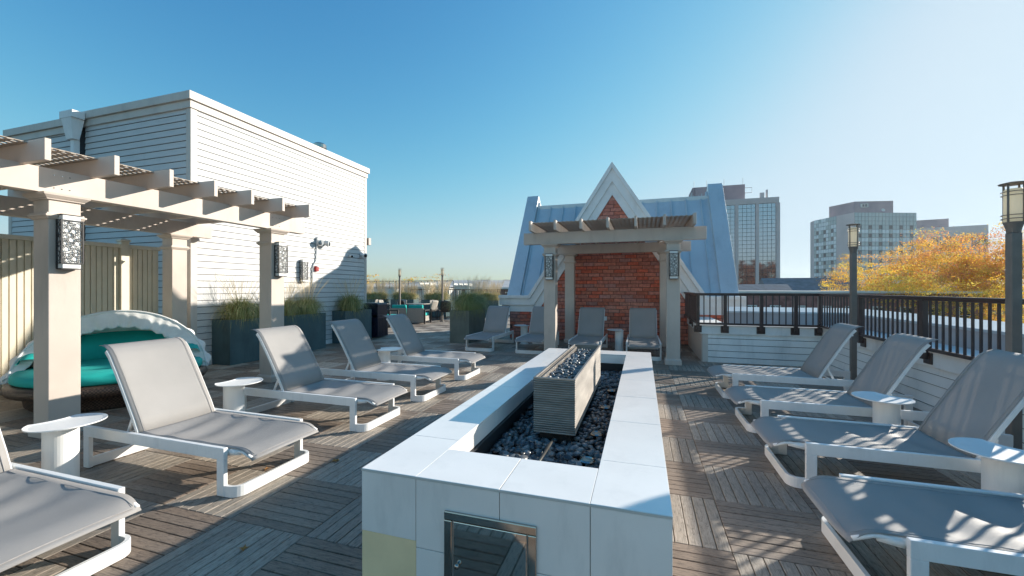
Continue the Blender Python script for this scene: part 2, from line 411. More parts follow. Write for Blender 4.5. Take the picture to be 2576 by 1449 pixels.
# ------------------------------------------------------------------ sconces
def ring_screen(wd, ht, y):
    """overlapping rings in the plane y (x across, z up)"""
    m = MB(); r_ = random.Random(11); placed = []
    tries = 0
    for rad in [.026]*7+[.020]*12+[.014]*26+[.010]*40:
        for _ in range(60):
            x, z = r_.uniform(-wd/2+rad, wd/2-rad), r_.uniform(-ht/2+rad, ht/2-rad)
            if all((x-a)**2+(z-b)**2 > ((rad+q)*.93)**2 for a, b, q in placed):
                placed.append((x, z, rad)); break
    for x, z, rad in placed:
        n = 14; th = .0032; rin, rout = rad-th, rad+th*.4; vs = []
        for k in range(n):
            a = 2*math.pi*k/n; c, s_ = math.cos(a), math.sin(a)
            for rr, yy in ((rin, y), (rout, y), (rout, y-.004), (rin, y-.004)): vs.append((x+rr*c, yy, z+rr*s_))
        fs = []
        for k in range(n):
            a, b_ = k*4, ((k+1) % n)*4
            for q in range(4): fs.append((a+q, a+(q+1) % 4, b_+(q+1) % 4, b_+q))
        m.add(vs, fs)
    return m
def make_sconce():
    r = empty('wall_sconce')
    W, H_, D = .165, .545, .095
    m = MB(); m.box(-W/2+.012, W/2-.012, -D+.006, -.004, -H_/2+.004, H_/2-.004); m.build('diffuser', 'sconce_white', r, bevel=.003)
    m = MB(); m.box(-W/2, W/2, -.012, 0, -H_/2, H_/2); m.box(-W/2, W/2, -D, -.0125, -H_/2-.006, -H_/2+.001); m.box(-W/2, W/2, -D, -.0125, H_/2-.001, H_/2+.006)
    for zz in (-H_/2+.055, H_/2-.055):
        m.box(-W/2, W/2, -D-.008, -D-.001, zz-.005, zz+.005)
        for s_ in (-1, 1): m.box(min(s_*W/2, s_*(W/2+.006)), max(s_*W/2, s_*(W/2+.006)), -D-.008, -.0125, zz-.005, zz+.005)
    for s_ in (-1, 1): m.box(min(s_*(W/2-.005), s_*(W/2+.006)), max(s_*(W/2-.005), s_*(W/2+.006)), -D-.009, -D-.0005, -H_/2+.05, H_/2-.05)
    m.build('frame', 'black_metal', r)
    ring_screen(W-.012, H_-.12, -D-.001).build('screen', 'black_metal', r)
    for s_ in (-1, 1):
        q = ring_screen(D-.014, H_-.12, 0)
        q.v = [(s_*(W/2+.001)-s_*v[1]*1.0, -D/2+v[0]-.004, v[2]) for v in q.v]
        q.build('side_screen', 'black_metal', r)
    return r
scn = make_sconce(); first_sc = [True]
def sconce(loc, rz, label):
    global scn
    if first_sc[0]: o = scn; first_sc[0] = False
    else: o = copy_tree(scn)
    o.location = loc; o.rotation_euler = (0, 0, rz)
    tag(o, label, 'wall light', 'box shaped wall lights with ring screens')
# ------------------------------------------------------------------ pergola building blocks
def column(root, x0, y0, wd, zt):
    x1, y1 = x0+wd, y0+wd
    m = MB(); m.box(x0, x1, y0, y1, .0, zt-.002); c = m.build('column', 'cream_paint', root, bevel=.006)
    m = MB()
    for (a, b_, p, q) in ((zt-.028, zt-.002, .055, .060), (zt-.055, zt-.0285, .028, .052), (zt-.068, zt-.0555, .022, .024), (zt-.215, zt-.198, .022, .018), (zt-.235, zt-.2155, .034, .034), (zt-.262, zt-.2355, .012, .028)):
        m.frus(x0, x1, y0, y1, a, b_, p, q)
    m.build('capital', 'cream_paint', c, bevel=.003)
    m = MB(); m.frus(x0, x1, y0, y1, .002, .085, .028, .028); m.frus(x0, x1, y0, y1, .0855, .115, .028, .008); m.build('base', 'cream_paint', c, bevel=.003)
def lattice(root, x0, x1, y0, y1, z, wd=.042, pitch=.084):
    m = MB()
    n = int((x1-x0)/pitch)
    for i in range(n+1):
        a = x0+i*(x1-x0-wd)/max(n, 1); m.box(a, a+wd, y0, y1, z+.0065, z+.0125)
    n = int((y1-y0)/pitch)
    for i in range(n+1):
        a = y0+i*(y1-y0-wd)/max(n, 1); m.box(x0, x1, a, a+wd, z, z+.006)
    m.build('lattice_panel', 'lattice_shaded', root)
ZB, ZBT, ZR = 2.462, 2.712, 2.905
pg = empty('pergola', (0, 0, 0)); tag(pg, 'cream pergola over the left deck beside the white building', 'pergola')
for x in (-5.90, -8.15):
    for y in (-.07, 2.52, 5.11): column(pg, x, y, .25, ZB)
for x in (-5.82, -8.05):
    m = MB(); m.box(x, x+.13, -.5, 5.834, ZB, ZBT); m.build('beam', 'cream_paint', pg, bevel=.005)
for y in (2.58, 2.64, 2.70, 5.17, 5.235, 5.30):
    m = MB()
    for z_ in (ZB+.06, ZBT-.06): m.tube([(-5.6895, y, z_), (-5.686, y, z_)], .006, 8)
    m.build('screws', 'steel', pg, kind='stuff')
ys = [2.333-.53*k for k in (5, 4, 3, 2, 1)]+[2.333+.53*k for k in range(7)]
for y in ys:
    m = MB(); m.box(-8.55, -5.29, y, y+.047, ZBT-.012, ZR); m.build('rafter', 'cream_paint', pg, bevel=.004)
for a, b_ in zip(ys[:-1], ys[1:]): lattice(pg, -8.40, -5.555, a+.05, b_-.003, ZR-.025)
m = MB(); m.box(-5.75, -5.70, -.5, 5.7, ZR-.05, ZR-.0255)
sconce((-5.648, 2.655, 1.975), R(90), 'largest ring screen wall light, on the nearest cream pergola column')
sconce((-5.648, 5.245, 1.975), R(90), 'ring screen wall light on the second pergola column, before the white wall')
sconce((WX+.019, 8.256, 1.945), R(90), 'ring screen wall light mounted on the white clapboard wall beside the red alarm')

pv = empty('pergola', (0, 0, 0)); tag(pv, 'cream pergola standing before the brick gable at the back', 'pergola')
for x in (-2.015, .462):
    column(pv, x, 8.655, .25, ZB); column(pv, x-.02, 11.3, .25, ZB)
for y in (8.70, 11.36):
    m = MB(); m.box(-2.48, 1.19, y, y+.13, ZB, ZBT); m.build('beam', 'cream_paint', pv, bevel=.005)
xs = [-2.25+.527*k for k in range(7)]
for x in xs:
    m = MB(); m.box(x, x+.047, 8.27, 11.72, ZBT-.012, ZR); m.build('rafter', 'cream_paint', pv, bevel=.004)
for a, b_ in zip(xs[:-1], xs[1:]): lattice(pv, a+.05, b_-.003, 8.42, 11.6, ZR-.025)
sconce((-1.885, 8.653, 1.965), 0, 'ring screen wall light on the left column of the back pergola')
sconce((.59, 8.653, 1.965), 0, 'ring screen wall light on the right column of the back pergola')
# third pergola, mostly behind the white building
p3 = empty('pergola', (0, 0, 0)); tag(p3, 'cream pergola whose beam end shows behind the white building corner', 'pergola')
ZB0, ZBT0, ZR0 = ZB, ZBT, ZR; ZB, ZBT, ZR = ZB+.50, ZBT+.48, ZR+.48
column(p3, -9.3, 11.6, .25, ZB); column(p3, -11.4, 14.2, .25, ZB)
m = MB(); m.box(-11.5, -8.70, 11.65, 11.78, ZB, ZBT); m.build('beam', 'cream_paint', p3, bevel=.005)
m = MB(); m.box(-13, -10.9, 14.25, 14.38, ZB, ZBT); m.build('beam', 'cream_paint', p3, bevel=.005)
for k in range(4):
    y = 11.3+.55*k
    m = MB(); m.box(-11.6, -8.62-.0*k, y, y+.047, ZBT-.012, ZR) if k < 1 else m.box(-11.6, -9.4-.4*k, y, y+.047, ZBT-.012, ZR); m.build('rafter', 'cream_paint', p3, bevel=.004)
ZB, ZBT, ZR = ZB0, ZBT0, ZR0

# ------------------------------------------------------------------ vinyl fence
fn = empty('fence', (0, 0, 0)); tag(fn, 'beige vertical board fence behind the round daybed', 'fence')
y = -.6; k = 0
m = MB(); m.box(-8.80, -8.785, -.6, 5.44, .05, 2.215); m.build('backing_panel', 'fence_vinyl', fn)
while y+.074 < 5.44:
    if k % 20 == 8:
        m = MB(); m.box(-8.83, -8.71, y+.006, y+.126, 0, 2.33); m.frus(-8.83, -8.71, y+.006, y+.126, 2.3305, 2.36, .015, .015); m.frus(-8.83, -8.71, y+.006, y+.126, 2.3605, 2.40, .012, -.05)
        m.build('post', 'fence_vinyl', fn, bevel=.003); y += .135
    else:
        m = MB(); m.box(-8.784, -8.764, y, y+.062, .05, 2.215); m.build('board', 'fence_vinyl', fn, bevel=.002); y += .077
    k += 1
m = MB(); m.box(-8.815, -8.735, -.6, 5.45, 2.216, 2.285); m.build('top_rail', 'fence_vinyl', fn, bevel=.004)
m = MB(); m.box(-8.815, -8.735, -.6, 5.45, .0, .049); m.build('bottom_rail', 'fence_vinyl', fn, bevel=.004)

# ------------------------------------------------------------------ brick gable building
gb = empty('gable_building', (0, 0, 0)); tag(gb, 'brick gable with white bargeboards and blue grey metal mansard roof', 'building')
GX, GZ, YB = -.795, 5.03, 11.86
SLP = (5.03-1.30)/(3.21-.795)
def band(d, base_end=4.14-.795):
    cs = math.cos(math.atan(SLP))
    za = GZ-d/cs; zb = 1.30-d
    xo = (za-zb)/SLP
    return za, zb, xo
def wall_poly():
    m = MB()
    m.prism([(-3.82, -.02), (2.23, -.02), (2.23, 1.2), (1.6, 1.2), (GX, GZ-.12), (-3.19, 1.2), (-3.82, 1.2)], 'y', YB+.012, YB+.35)
    return m
wall_poly().build('wall', 'mortar', gb)
ends = {0: 3.345, .09: 3.345, .29: 3.30, .49: 3.025}
def strip(d0, d1, yf, e0, thick):
    """one band of the trim between inward offsets d0 and d1, front at yf"""
    za, zb, xo = band(d0); zc, zd, xi = band(d1)
    for s_ in (-1, 1):
        m = MB(); m.prism([(GX, za), (GX+s_*xo, zb), (GX+s_*xi, zd), (GX, zc)], 'y', yf, yf+thick)
        m.build('bargeboard', 'white_trim', gb, bevel=.003)
        m = MB(); m.prism([(GX+s_*xo, zb), (GX+s_*e0, zb), (GX+s_*e0, zd), (GX+s_*xi, zd)], 'y', yf, yf+thick)
        m.build('cornice', 'white_trim', gb, bevel=.003)
strip(0, .09, YB-.135, 3.345, .40); strip(.0905, .29, YB-.085, 3.33, .35); strip(.2905, .49, YB-.035, 3.05, .30)
# gable prism running back
m = MB(); za, zb, xo = band(.12)
m.prism([(GX-xo, zb), (GX+xo, zb), (GX, za)], 'y', YB+.30, 14.6); m.build('dormer', 'roof_metal', gb)
m = MB(); m.prism([(-4.1, .85), (2.5, .85), (2.5, 1.22), (-4.1, 1.22)], 'y', YB+.10, 16.0); m.build('parapet', 'white_trim', gb)
m = MB(); m.box(-3.8, 2.2, YB+.3505, 16, -.02, .849); m.build('side_wall', 'siding_paint', gb)
# metal roof: slope dz/dy
K = 1.425
def roofz(y): return 1.09+(y-12)*K
yt = 14.33
m = MB(); m.add([(-3.56, 12.08, 1.23), (2.02, 12.08, 1.23), (2.02, yt, roofz(yt)), (-3.56, yt, roofz(yt)), (-3.56, 16, roofz(yt)), (2.02, 16, roofz(yt)), (-3.56, 16, 1.23), (2.02, 16, 1.23)],
                [(0, 1, 2, 3), (3, 2, 5, 4), (4, 5, 7, 6), (0, 3, 4, 6), (1, 7, 5, 2)])
m.build('metal_roof', 'roof_metal', gb)
k = 0
for i in range(13):
    x = -3.50+.44*i
    if x > 2.0: break
    m = MB(); y_a = 12.1
    m.obox((x, y_a, roofz(y_a)+.012), (x, yt-.05, roofz(yt-.05)+.012), .022, .10, (0, -K, 1)); m.build('seam', 'roof_metal', gb)
m = MB(); m.box(-3.56, 2.02, yt-.06, yt+.12, roofz(yt)-.10, roofz(yt)+.035); m.build('ridge_cap', 'roof_metal', gb, bevel=.005)
for (xa, xb) in ((-3.97, -3.55), (2.0, 2.43)):
    m = MB(); ya, yb_, zt_ = 12.0, 14.45, 4.85
    m.prism([(ya, 1.225), (yb_, 1.225+(yb_-ya)*(zt_-1.225)/(14.45-12)), (yb_+.55, zt_-.4), (yb_+.55, 1.225)], 'x', xa, xb)
    m.build('roof_fin', 'roof_metal', gb, bevel=.006)
    s_ = 1 if xa < 0 else -1; xe = xb if xa < 0 else xa
    m = MB(); x0_, x1_ = sorted((xe+s_*.002, xe+s_*.07)); m.prism([(ya+.15, 1.225), (yb_-.02, roofz(yb_)+.02), (yb_+.05, roofz(yb_)-.1), (ya+.3, 1.225)], 'x', x0_, x1_); m.build('flashing', 'roof_metal', gb)
# bricks, 4 x 12 inch face
BH, BW, JT = .1016, .305, .013
rb = random.Random(5); bricks = []
def limit(z):     # half width of the brick field at height z (reaches a little under the white frieze)
    za, zb, xo = band(.45)
    if z < .83: return None
    return max(0, (za-z)/SLP)
row = 0; z = .012
while z < 4.12:
    off = BW*.5 if row % 2 else 0
    zc_ = z+BH/2; lm = limit(zc_)
    lo, hi = (-3.80, 2.21) if lm is None else (GX-lm, GX+lm)
    x = -3.95+off+(.06 if row % 3 == 0 else 0)
    while x < hi:
        a, b_ = max(x, lo), min(x+BW-JT, hi)
        if b_-a > .04: bricks.append((a, b_, z, z+BH-JT))
        x += BW
    z += BH; row += 1
def brick_vis(bk):
    cx, cz = (bk[0]+bk[1])/2, (bk[2]+bk[3])/2
    s_ = 0
    if -1.75 < cx < .45 and .9 < cz < 2.35: s_ -= 5
    if cz > 2.45 and cz < 3.3: s_ += 6
    if cx > 1.15 or cx < -3.7: s_ += 3
    if cz < .85: s_ += 1
    return s_
bricks.sort(key=brick_vis)
pal = [(.37, .11, .07), (.40, .14, .095), (.35, .125, .09), (.37, .16, .12), (.33, .115, .085), (.42, .10, .06), (.36, .145, .11), (.31, .145, .125)]
rest = MB()
for i, (a, b_, z0, z1) in enumerate(bricks):
    v = 1.85*rb.uniform(.82, 1.12); c = tuple(q*v for q in rb.choice(pal)); pr = rb.uniform(0, .004)
    if i < 300:
        m = MB(); m.t = c; m.box(a, b_, YB-pr, YB+.011, z0, z1); m.build('brick', 'brick', gb, bevel=0)
    else: rest.t = c; rest.box(a, b_, YB-pr, YB+.011, z0, z1)
rest.build('bricks', 'brick', gb, kind='stuff')
for x, lb in ((-1.22, None), (-.98, None)):
    m = MB(); m.box(x-.037, x+.037, YB-.012, YB-.005, .60, .715); m.build('outlet_plate', 'white_trim', gb, bevel=.002)

# ------------------------------------------------------------------ parapet on the right
pp = empty('parapet_wall', (0, 0, 0)); tag(pp, 'low white clapboard parapet with ledge around the right side', 'wall')
PX, PY, PZ, PXR = 1.19, 9.25, .758, 3.30
# footprint pieces (ledge wide .55, upstand behind)
m = MB(); m.box(PXR, PXR+.55, -3.0, PY, -.1, PZ-.02); m.box(PX, PXR+.55, PY, PY+.55, -.1, PZ-.02); m.box(PX, PX+.55, PY+.551, YB, -.1, PZ-.02); m.build('core', 'siding_gap', pp)
siding(pp, 'x', PY, PX+.10, PXR-.02, .10, .575, -1, 'parapet_trim')
siding(pp, 'y', PXR, -2.9, PY-.02, .10, .575, -1, 'parapet_trim')
m = MB(); m.box(PX-.001, PX+.098, PY-.022, PY-.001, 0, .575); m.build('corner_board', 'beige_trim', pp, bevel=.003)
m = MB(); m.box(PX-.022, PX-.002, PY-.022, YB-.01, 0, .575); m.build('end_board', 'cream_paint', pp, bevel=.003)
m = MB(); m.box(PX+.0985, PXR-.02, PY-.02, PY-.001, 0, .098); m.build('skirt_board', 'parapet_trim', pp, bevel=.003)
m = MB(); m.box(PXR-.02, PXR-.001, -3, PY-.021, 0, .098); m.build('skirt_board', 'parapet_trim', pp, bevel=.003)
m = MB(); m.box(PX-.05, PXR-.055, PY-.05, PY-.001, .576, PZ-.015); m.build('fascia', 'parapet_trim', pp, bevel=.004)
m = MB(); m.box(PXR-.05, PXR-.001, -3, PY-.001, .576, PZ-.015); m.build('fascia', 'parapet_trim', pp, bevel=.004)
m = MB(); m.box(PX-.05, PX-.001, PY+.001, YB-.01, .576, PZ-.015); m.build('fascia', 'parapet_trim', pp, bevel=.004)
m = MB(); m.box(PX-.055, PXR+.55, PY-.055, PY+.55, PZ-.0145, PZ); m.build('ledge', 'parapet_trim', pp)
m = MB(); m.box(PXR-.055, PXR+.55, -3, PY-.0555, PZ-.0145, PZ); m.build('ledge', 'parapet_trim', pp)
m = MB(); m.box(PX-.055, PX+.5, PY+.5505, YB-.01, PZ-.0145, PZ); m.build('ledge', 'parapet_trim', pp)
# outer upstand with sloping metal cap
m = MB(); m.box(PXR+.551, PXR+.85, -3, PY+.55, -.1, .985); m.box(PX+.56, PXR+.85, PY+.551, PY+.85, -.1, .985); m.build('upstand', 'upstand_paint', pp)
m = MB(); m.prism([(PXR+.53, .985), (PXR+.88, .985), (PXR+.88, 1.10), (PXR+.53, 1.02)], 'y', -3, PY+.52); m.build('cap', 'roof_metal', pp, bevel=.003)
m = MB(); m.prism([(PY+.53, .986), (PY+.88, .986), (PY+.88, 1.10), (PY+.53, 1.02)], 'x', PX+.54, PXR+.88); m.build('cap', 'roof_metal', pp, bevel=.003)
m = MB(); m.box(PXR+.9, PXR+2.5, -3, PY+3, -15, .2); m.build('outer_wall', 'brick_far', pp)

# ------------------------------------------------------------------ railing
rl = empty('railing', (0, 0, 0)); tag(rl, 'dark brown metal railing along the right parapet', 'railing')
RX, RY, RXL, RZT, RZB = PXR-.10, PY-.10, PX-.10, 1.415, .79
def rail_run(a, b_, posts, first=True):
    a, b_ = Vector(a), Vector(b_); d = (b_-a); L = d.length; d.normalize()
    nrm = Vector((d.y, -d.x, 0))
    m = MB(); z = RZT-.03
    m.obox(a+Vector((0, 0, z+.012))-d*.02, b_+Vector((0, 0, z+.012))+d*.02, .062, .026); m.obox(a+Vector((0, 0, z-.014)), b_+Vector((0, 0, z-.014)), .042, .024)
    m.build('top_rail', 'dark_rail', rl, bevel=.004)
    m = MB(); m.obox(a+Vector((0, 0, RZB)), b_+Vector((0, 0, RZB)), .035, .04); m.build('bottom_rail', 'dark_rail', rl, bevel=.003)
    for s_ in posts:
        p = a+d*s_; m = MB(); m.box(p.x-.030, p.x+.030, p.y-.030, p.y+.030, .665, RZT-.045)
        ps = m.build('post', 'dark_rail', rl, bevel=.003)
        m = MB(); q = p+nrm*.052
        w_ = .085
        if abs(d.x) > .5: m.box(p.x-w_, p.x+w_, RY+.0305, PY-.051, .60, .745) if False else m.box(p.x-.075, p.x+.075, p.y+.0305, p.y+.0495, .605, .745)
        elif p.x > 2: m.box(p.x+.0305, p.x+.0495, p.y-.075, p.y+.075, .605, .745)
        else: m.box(p.x+.0305, p.x+.0495, p.y-.075, p.y+.075, .605, .745)
        m.build('mounting_plate', 'dark_rail', ps, bevel=.008)
    n = int(L/.107); 
    for i in range(1, n):
        s_ = i*L/n
        if any(abs(s_-q) < .045 for q in posts): continue
        p = a+d*s_; m = MB(); m.box(p.x-.0095, p.x+.0095, p.y-.0095, p.y+.0095, RZB+.02, RZT-.055); m.build('baluster', 'dark_rail', rl)
rail_run((RXL, RY, 0), (RX, RY, 0), (.0, .50, 1.14, 1.72, 2.11))
rail_run((RX, RY, 0), (RX, -1.6, 0), (1.5, 3.0, 4.5, 6.0, 7.5, 9.0))
rail_run((RXL, YB-.04, 0), (RXL, RY, 0), (1.3,))

# ------------------------------------------------------------------ lamp posts
def make_lamp():
    r = empty('lamp_post')
    m = MB(); m.lathe([(.085, .0), (.085, .012), (.045, .02)], 20); m.box(-.034, .034, -.034, .034, .0, 2.02); m.build('pole', 'pole_brown', r, bevel=.010)
    m = MB(); m.lathe([(.040, 2.021), (.046, 2.06), (.058, 2.10), (.058, 2.108)], 20); m.build('collar', 'pole_brown', r)
    m = MB(); m.lathe([(.052, 2.109), (.056, 2.115), (.056, 2.375), (.048, 2.385)], 24); m.build('lamp_shade', 'lamp_acrylic', r)
    m = MB()
    for z in (2.135, 2.165, 2.33, 2.36):
        m.tube([(.068*math.cos(a*math.pi/12), .068*math.sin(a*math.pi/12), z) for a in range(25)], .0035, 6, cap=False)
    for a in range(4):
        c, s_ = math.cos(a*math.pi/2+.5), math.sin(a*math.pi/2+.5); m.tube([(c*.060, s_*.060, 2.10), (c*.060, s_*.060, 2.425)], .007, 6)
    m.build('cage', 'pole_brown', r)
    m = MB(); m.lathe([(.082, 2.425), (.085, 2.432), (.03, 2.446), (.0, 2.448)], 28); m.build('lid', 'pole_brown', r)
    return r
lp = make_lamp(); lp.location = (2.93, 7.20, 0)
tag(lp, 'brown lamp post with white shade behind the farthest right lounger', 'lamp post', 'lamp posts on the roof deck')
for (x, y, lb) in ((2.87, 4.40, 'largest brown lamp post, at the right edge of the view by the railing'),
                   (at(1005.6, 726, 19.5).x, at(1005.6, 726, 19.5).y, 'thin lamp post left of the other among the far dining chairs'),
                   (at(1112.9, 726, 18.7).x, at(1112.9, 726, 18.7).y, 'thin lamp post beside the big planter in the far dining area')):
    o = copy_tree(lp); o.location = (x, y, 0); o.scale = (1, 1, .967 if x > 0 else 1); tag(o, lb)

# ------------------------------------------------------------------ fire pit
pit = empty('fire_pit', (0, 0, 0)); tag(pit, 'long white tiled fire pit surround in the middle of the deck', 'fire pit')
X0, X1, XA, XB, YA, YZ, ZP = -1.207, .105, -.930, -.186, 1.565, 5.505, .69
YI, YJ = 1.885, 5.205
m = MB()
m.box(X0+.012, XA-.01, YA+.012, YZ-.012, .0, ZP-.012); m.box(XB+.01, X1-.012, YA+.012, YZ-.012, .0, ZP-.0125)
m.box(XA-.009, XB+.009, YA+.0125, YI-.01, 0, ZP-.012); m.box(XA-.009, XB+.009, YJ+.01, YZ-.0125, 0, ZP-.012)
m.build('core', 'grout', pit)
J = .0014
def tilebox(name, x0, x1, y0, y1, z0, z1, mt='porcelain', bev=.0015):
    q = MB(); q.box(x0, x1, y0, y1, z0, z1); return q.build(name, mt, pit, bevel=bev)
ysr = [YA, 1.983, 2.596, 3.206, 3.813, 4.425, 5.04, YZ]
for a, b_ in zip(ysr[:-1], ysr[1:]): tilebox('coping_tile', XB, X1, a+J, b_-J, ZP-.011+rnd(-.0006, .0006), ZP+rnd(-.0005, .0005))
ysl = [YA, 2.008, 2.616, 3.228, 3.84, 4.45, 5.06, YZ]
for a, b_ in zip(ysl[:-1], ysl[1:]): tilebox('coping_tile', X0, XA, a+J, b_-J, ZP-.011, ZP+rnd(-.0005, .0005))
xf = [XA, -.548, XB]
for a, b_ in zip(xf[:-1], xf[1:]):
    tilebox('coping_tile', a+J, b_-J, YA, YI, ZP-.011, ZP+rnd(-.0005, .0005)); tilebox('coping_tile', a+J, b_-J, YJ, YZ, ZP-.011, ZP)
m = MB(); m.box(X0+.001, X1-.001, YA-.0012, YA-.0002, ZP-.0108, ZP-.0022); m.build('coping_edge', 'beige_trim', pit)
xf = [X0, XA, -.548, XB, X1]
for i, (a, b_) in enumerate(zip(xf[:-1], xf[1:])):
    if i == 0:
        tilebox('face_tile', a+J, b_-J, YA+.001, YA+.011, .412, ZP-.013, 'porcelain_face')
        o = tilebox('backer_panel', a+.001, b_-.001, YA+.003, YA+.0115, .02, .4105, 'tan_backer'); o['label'] = 'bare tan patch where a tile is missing'
    else:
        zz = .385 if i < 3 else .20
        tilebox('face_tile', a+J, b_-J, YA+.001, YA+.011, zz+.0015, ZP-.013, 'porcelain_face'); tilebox('face_tile', a+J, b_-J, YA+.001, YA+.011, .0, zz-.0015, 'porcelain_face')
for ys_, xa, xb in ((ysl, X0+.001, X0+.011), (ysr, X1-.011, X1-.001)):
    for a, b_ in zip(ys_[:-1], ys_[1:]):
        tilebox('side_tile', xa, xb, a+(.0125 if a == YA else J), b_-J, .36, ZP-.013, 'porcelain_face'); tilebox('side_tile', xa, xb, a+(.0125 if a == YA else J), b_-J, 0, .357, 'porcelain_face')
for a, b_ in zip(ysl[:-1], ysl[1:]):
    a2, b2 = max(a, YI+.0005), min(b_, YJ-.0005)
    if b2 > a2: tilebox('inner_tile', XA-.0098, XA+.0002, a2+J, b2-J, .578, ZP-.013); tilebox('inner_tile', XB-.0002, XB+.0098, a2+J, b2-J, .578, ZP-.013)
for a, b_ in ((XA+.001, -.55), (-.547, XB-.001)):
    tilebox('inner_tile', a, b_, YJ-.0002, YJ+.0098, .578, ZP-.013); tilebox('inner_tile', a, b_, YI-.0098, YI+.0002, .578, ZP-.013)
m = MB(); m.box(XA-.009, XA+.001, YI, YJ, .44, .5765); m.box(XB-.001, XB+.009, YI, YJ, .44, .5765); m.box(XA, XB, YI-.009, YI-.001, .44, .5765); m.box(XA, XB, YJ+.001, YJ+.009, .44, .5765)
m.box(XA+.0015, XA+.016, YI+.02, YJ-.02, .565, .572)
m.build('basin_wall', 'black_metal', pit)
m = MB(); m.box(XA-.009, XB+.009, YI-.009, YJ+.009, .40, .4395); m.build('basin_floor', 'plinth_dark', pit)
# access door
dz0, dz1, dx0, dx1 = .08, .571, -.79, -.392
m = MB(); yf = YA-.012
for (a, b_, c, d) in ((dx0, dx1, dz1-.036, dz1), (dx0, dx1, dz0, dz0+.036), (dx0, dx0+.036, dz0+.0365, dz1-.0365), (dx1-.036, dx1, dz0+.0365, dz1-.0365)): m.box(a, b_, yf, YA+.0005, c, d)
dr = m.build('door_frame', 'steel', pit, bevel=.004)
m = MB(); m.box(dx0+.040, dx1-.040, YA-.007, YA+.0005, dz0+.04, dz1-.04); dp = m.build('access_door', 'door_steel', pit, bevel=.003)
m = MB(); m.tube([(dx0+.062, YA-.0075, .355), (dx0+.062, YA-.022, .355), (dx0+.062, YA-.026, .355)], [.007, .011, .006], 14); m.build('knob', 'steel', dp, smooth=True)
# divider pipe
m = MB(); m.tube([(-.545, YI+.005, .545), (-.553, 2.62, .515)], .009, 8); m.build('gas_pipe', 'gas_pipe', pit, smooth=True)
# pit lights
LT = [(-.715, 2.12), (-.46, 2.06), (-.305, 2.42), (-.30, 2.88), (-.292, 3.55), (-.285, 4.15)]
for (x, y) in LT:
    m = MB(); m.lathe([(.040, .0), (.047, .022), (.040, .028), (.036, .022)], 22, (x, y, .478)); o = m.build('pit_light', 'steel', pit, smooth=False)
    m = MB(); m.lathe([(.0355, .012), (.0355, .0225), (.0, .0245)], 22, (x, y, .478)); m.build('lens', 'lamp_acrylic', o, smooth=True)

def pebble_base(sub, seed):
    bm = bmesh.new(); bmesh.ops.create_icosphere(bm, subdivisions=sub, radius=1)
    r_ = random.Random(seed); ph = [r_.uniform(0, 6.28) for _ in range(6)]
    for v in bm.verts:
        c = v.co; k = 1+.10*math.sin(2.3*c.x+ph[0])*math.sin(2.1*c.y+ph[1])+.07*math.sin(3.1*c.z+ph[2]+c.x*2)
        v.co = c*k
    bm.verts.ensure_lookup_table()
    vs = [v.co.copy() for v in bm.verts]; fs = [tuple(v.index for v in f.verts) for f in bm.faces]; bm.free()
    return vs, fs
PB2 = [pebble_base(2, s_) for s_ in range(6)]; PB1 = [pebble_base(1, s_) for s_ in range(6)]
rp = random.Random(21)
ppal = [(.10, .107, .12), (.065, .07, .08), (.14, .147, .155), (.20, .205, .215), (.04, .043, .05), (.29, .28, .27), (.12, .115, .11)]
pvar = []
for i in range(14):
    q = MB(); q.t = ppal[i % 7]; q.add(*PB2[i % 6]); o = q.build('pebble', 'pebble', smooth=True); pvar.append(o.data); bpy.data.objects.remove(o)
def pebble_field(root, pts, nparts, smin, smax, tone=1):
    rest = MB()
    for i, (x, y, z) in enumerate(pts):
        s_ = rp.uniform(smin, smax); sc3 = (s_*rp.uniform(1.05, 1.5), s_*rp.uniform(.85, 1.05), s_*rp.uniform(.5, .72))
        rot = (rp.uniform(-.5, .5), rp.uniform(-.5, .5), rp.uniform(0, 6.28))
        if i < nparts:
            o = bpy.data.objects.new('pebble', rp.choice(pvar)); sc.collection.objects.link(o); o.parent = root
            o.location = (x, y, z); o.rotation_euler = rot; o.scale = sc3
        else:
            mt = Matrix.LocRotScale(Vector((x, y, z)), __import__('mathutils').Euler(rot), Vector(sc3)); vs, fs = rp.choice(PB1)
            rest.t = rp.choice(ppal); rest.add([mt @ v for v in vs], fs)
    if rest.v: rest.build('pebbles', 'pebble', root, smooth=True, kind='stuff')
pts = []
yy = YI+.02
while yy < YJ-.02:
    xx = XA+.02+rp.uniform(0, .02)
    while xx < XB-.015:
        x, y = xx+rp.uniform(-.010, .010), yy+rp.uniform(-.010, .010)
        if not (-.70 < x < -.425 and 2.74 < y < 4.42) and all((x-a)**2+(y-b_)**2 > .047**2 for a, b_ in LT):
            pts.append((x, y, .466+rp.uniform(-.008, .018)))
        xx += .037
    yy += .036
pts.sort(key=lambda p: p[1]+(0 if p[0] > -.72 or p[1] < 2.7 else 3))
pebble_field(pit, pts, 300, .018, .031)

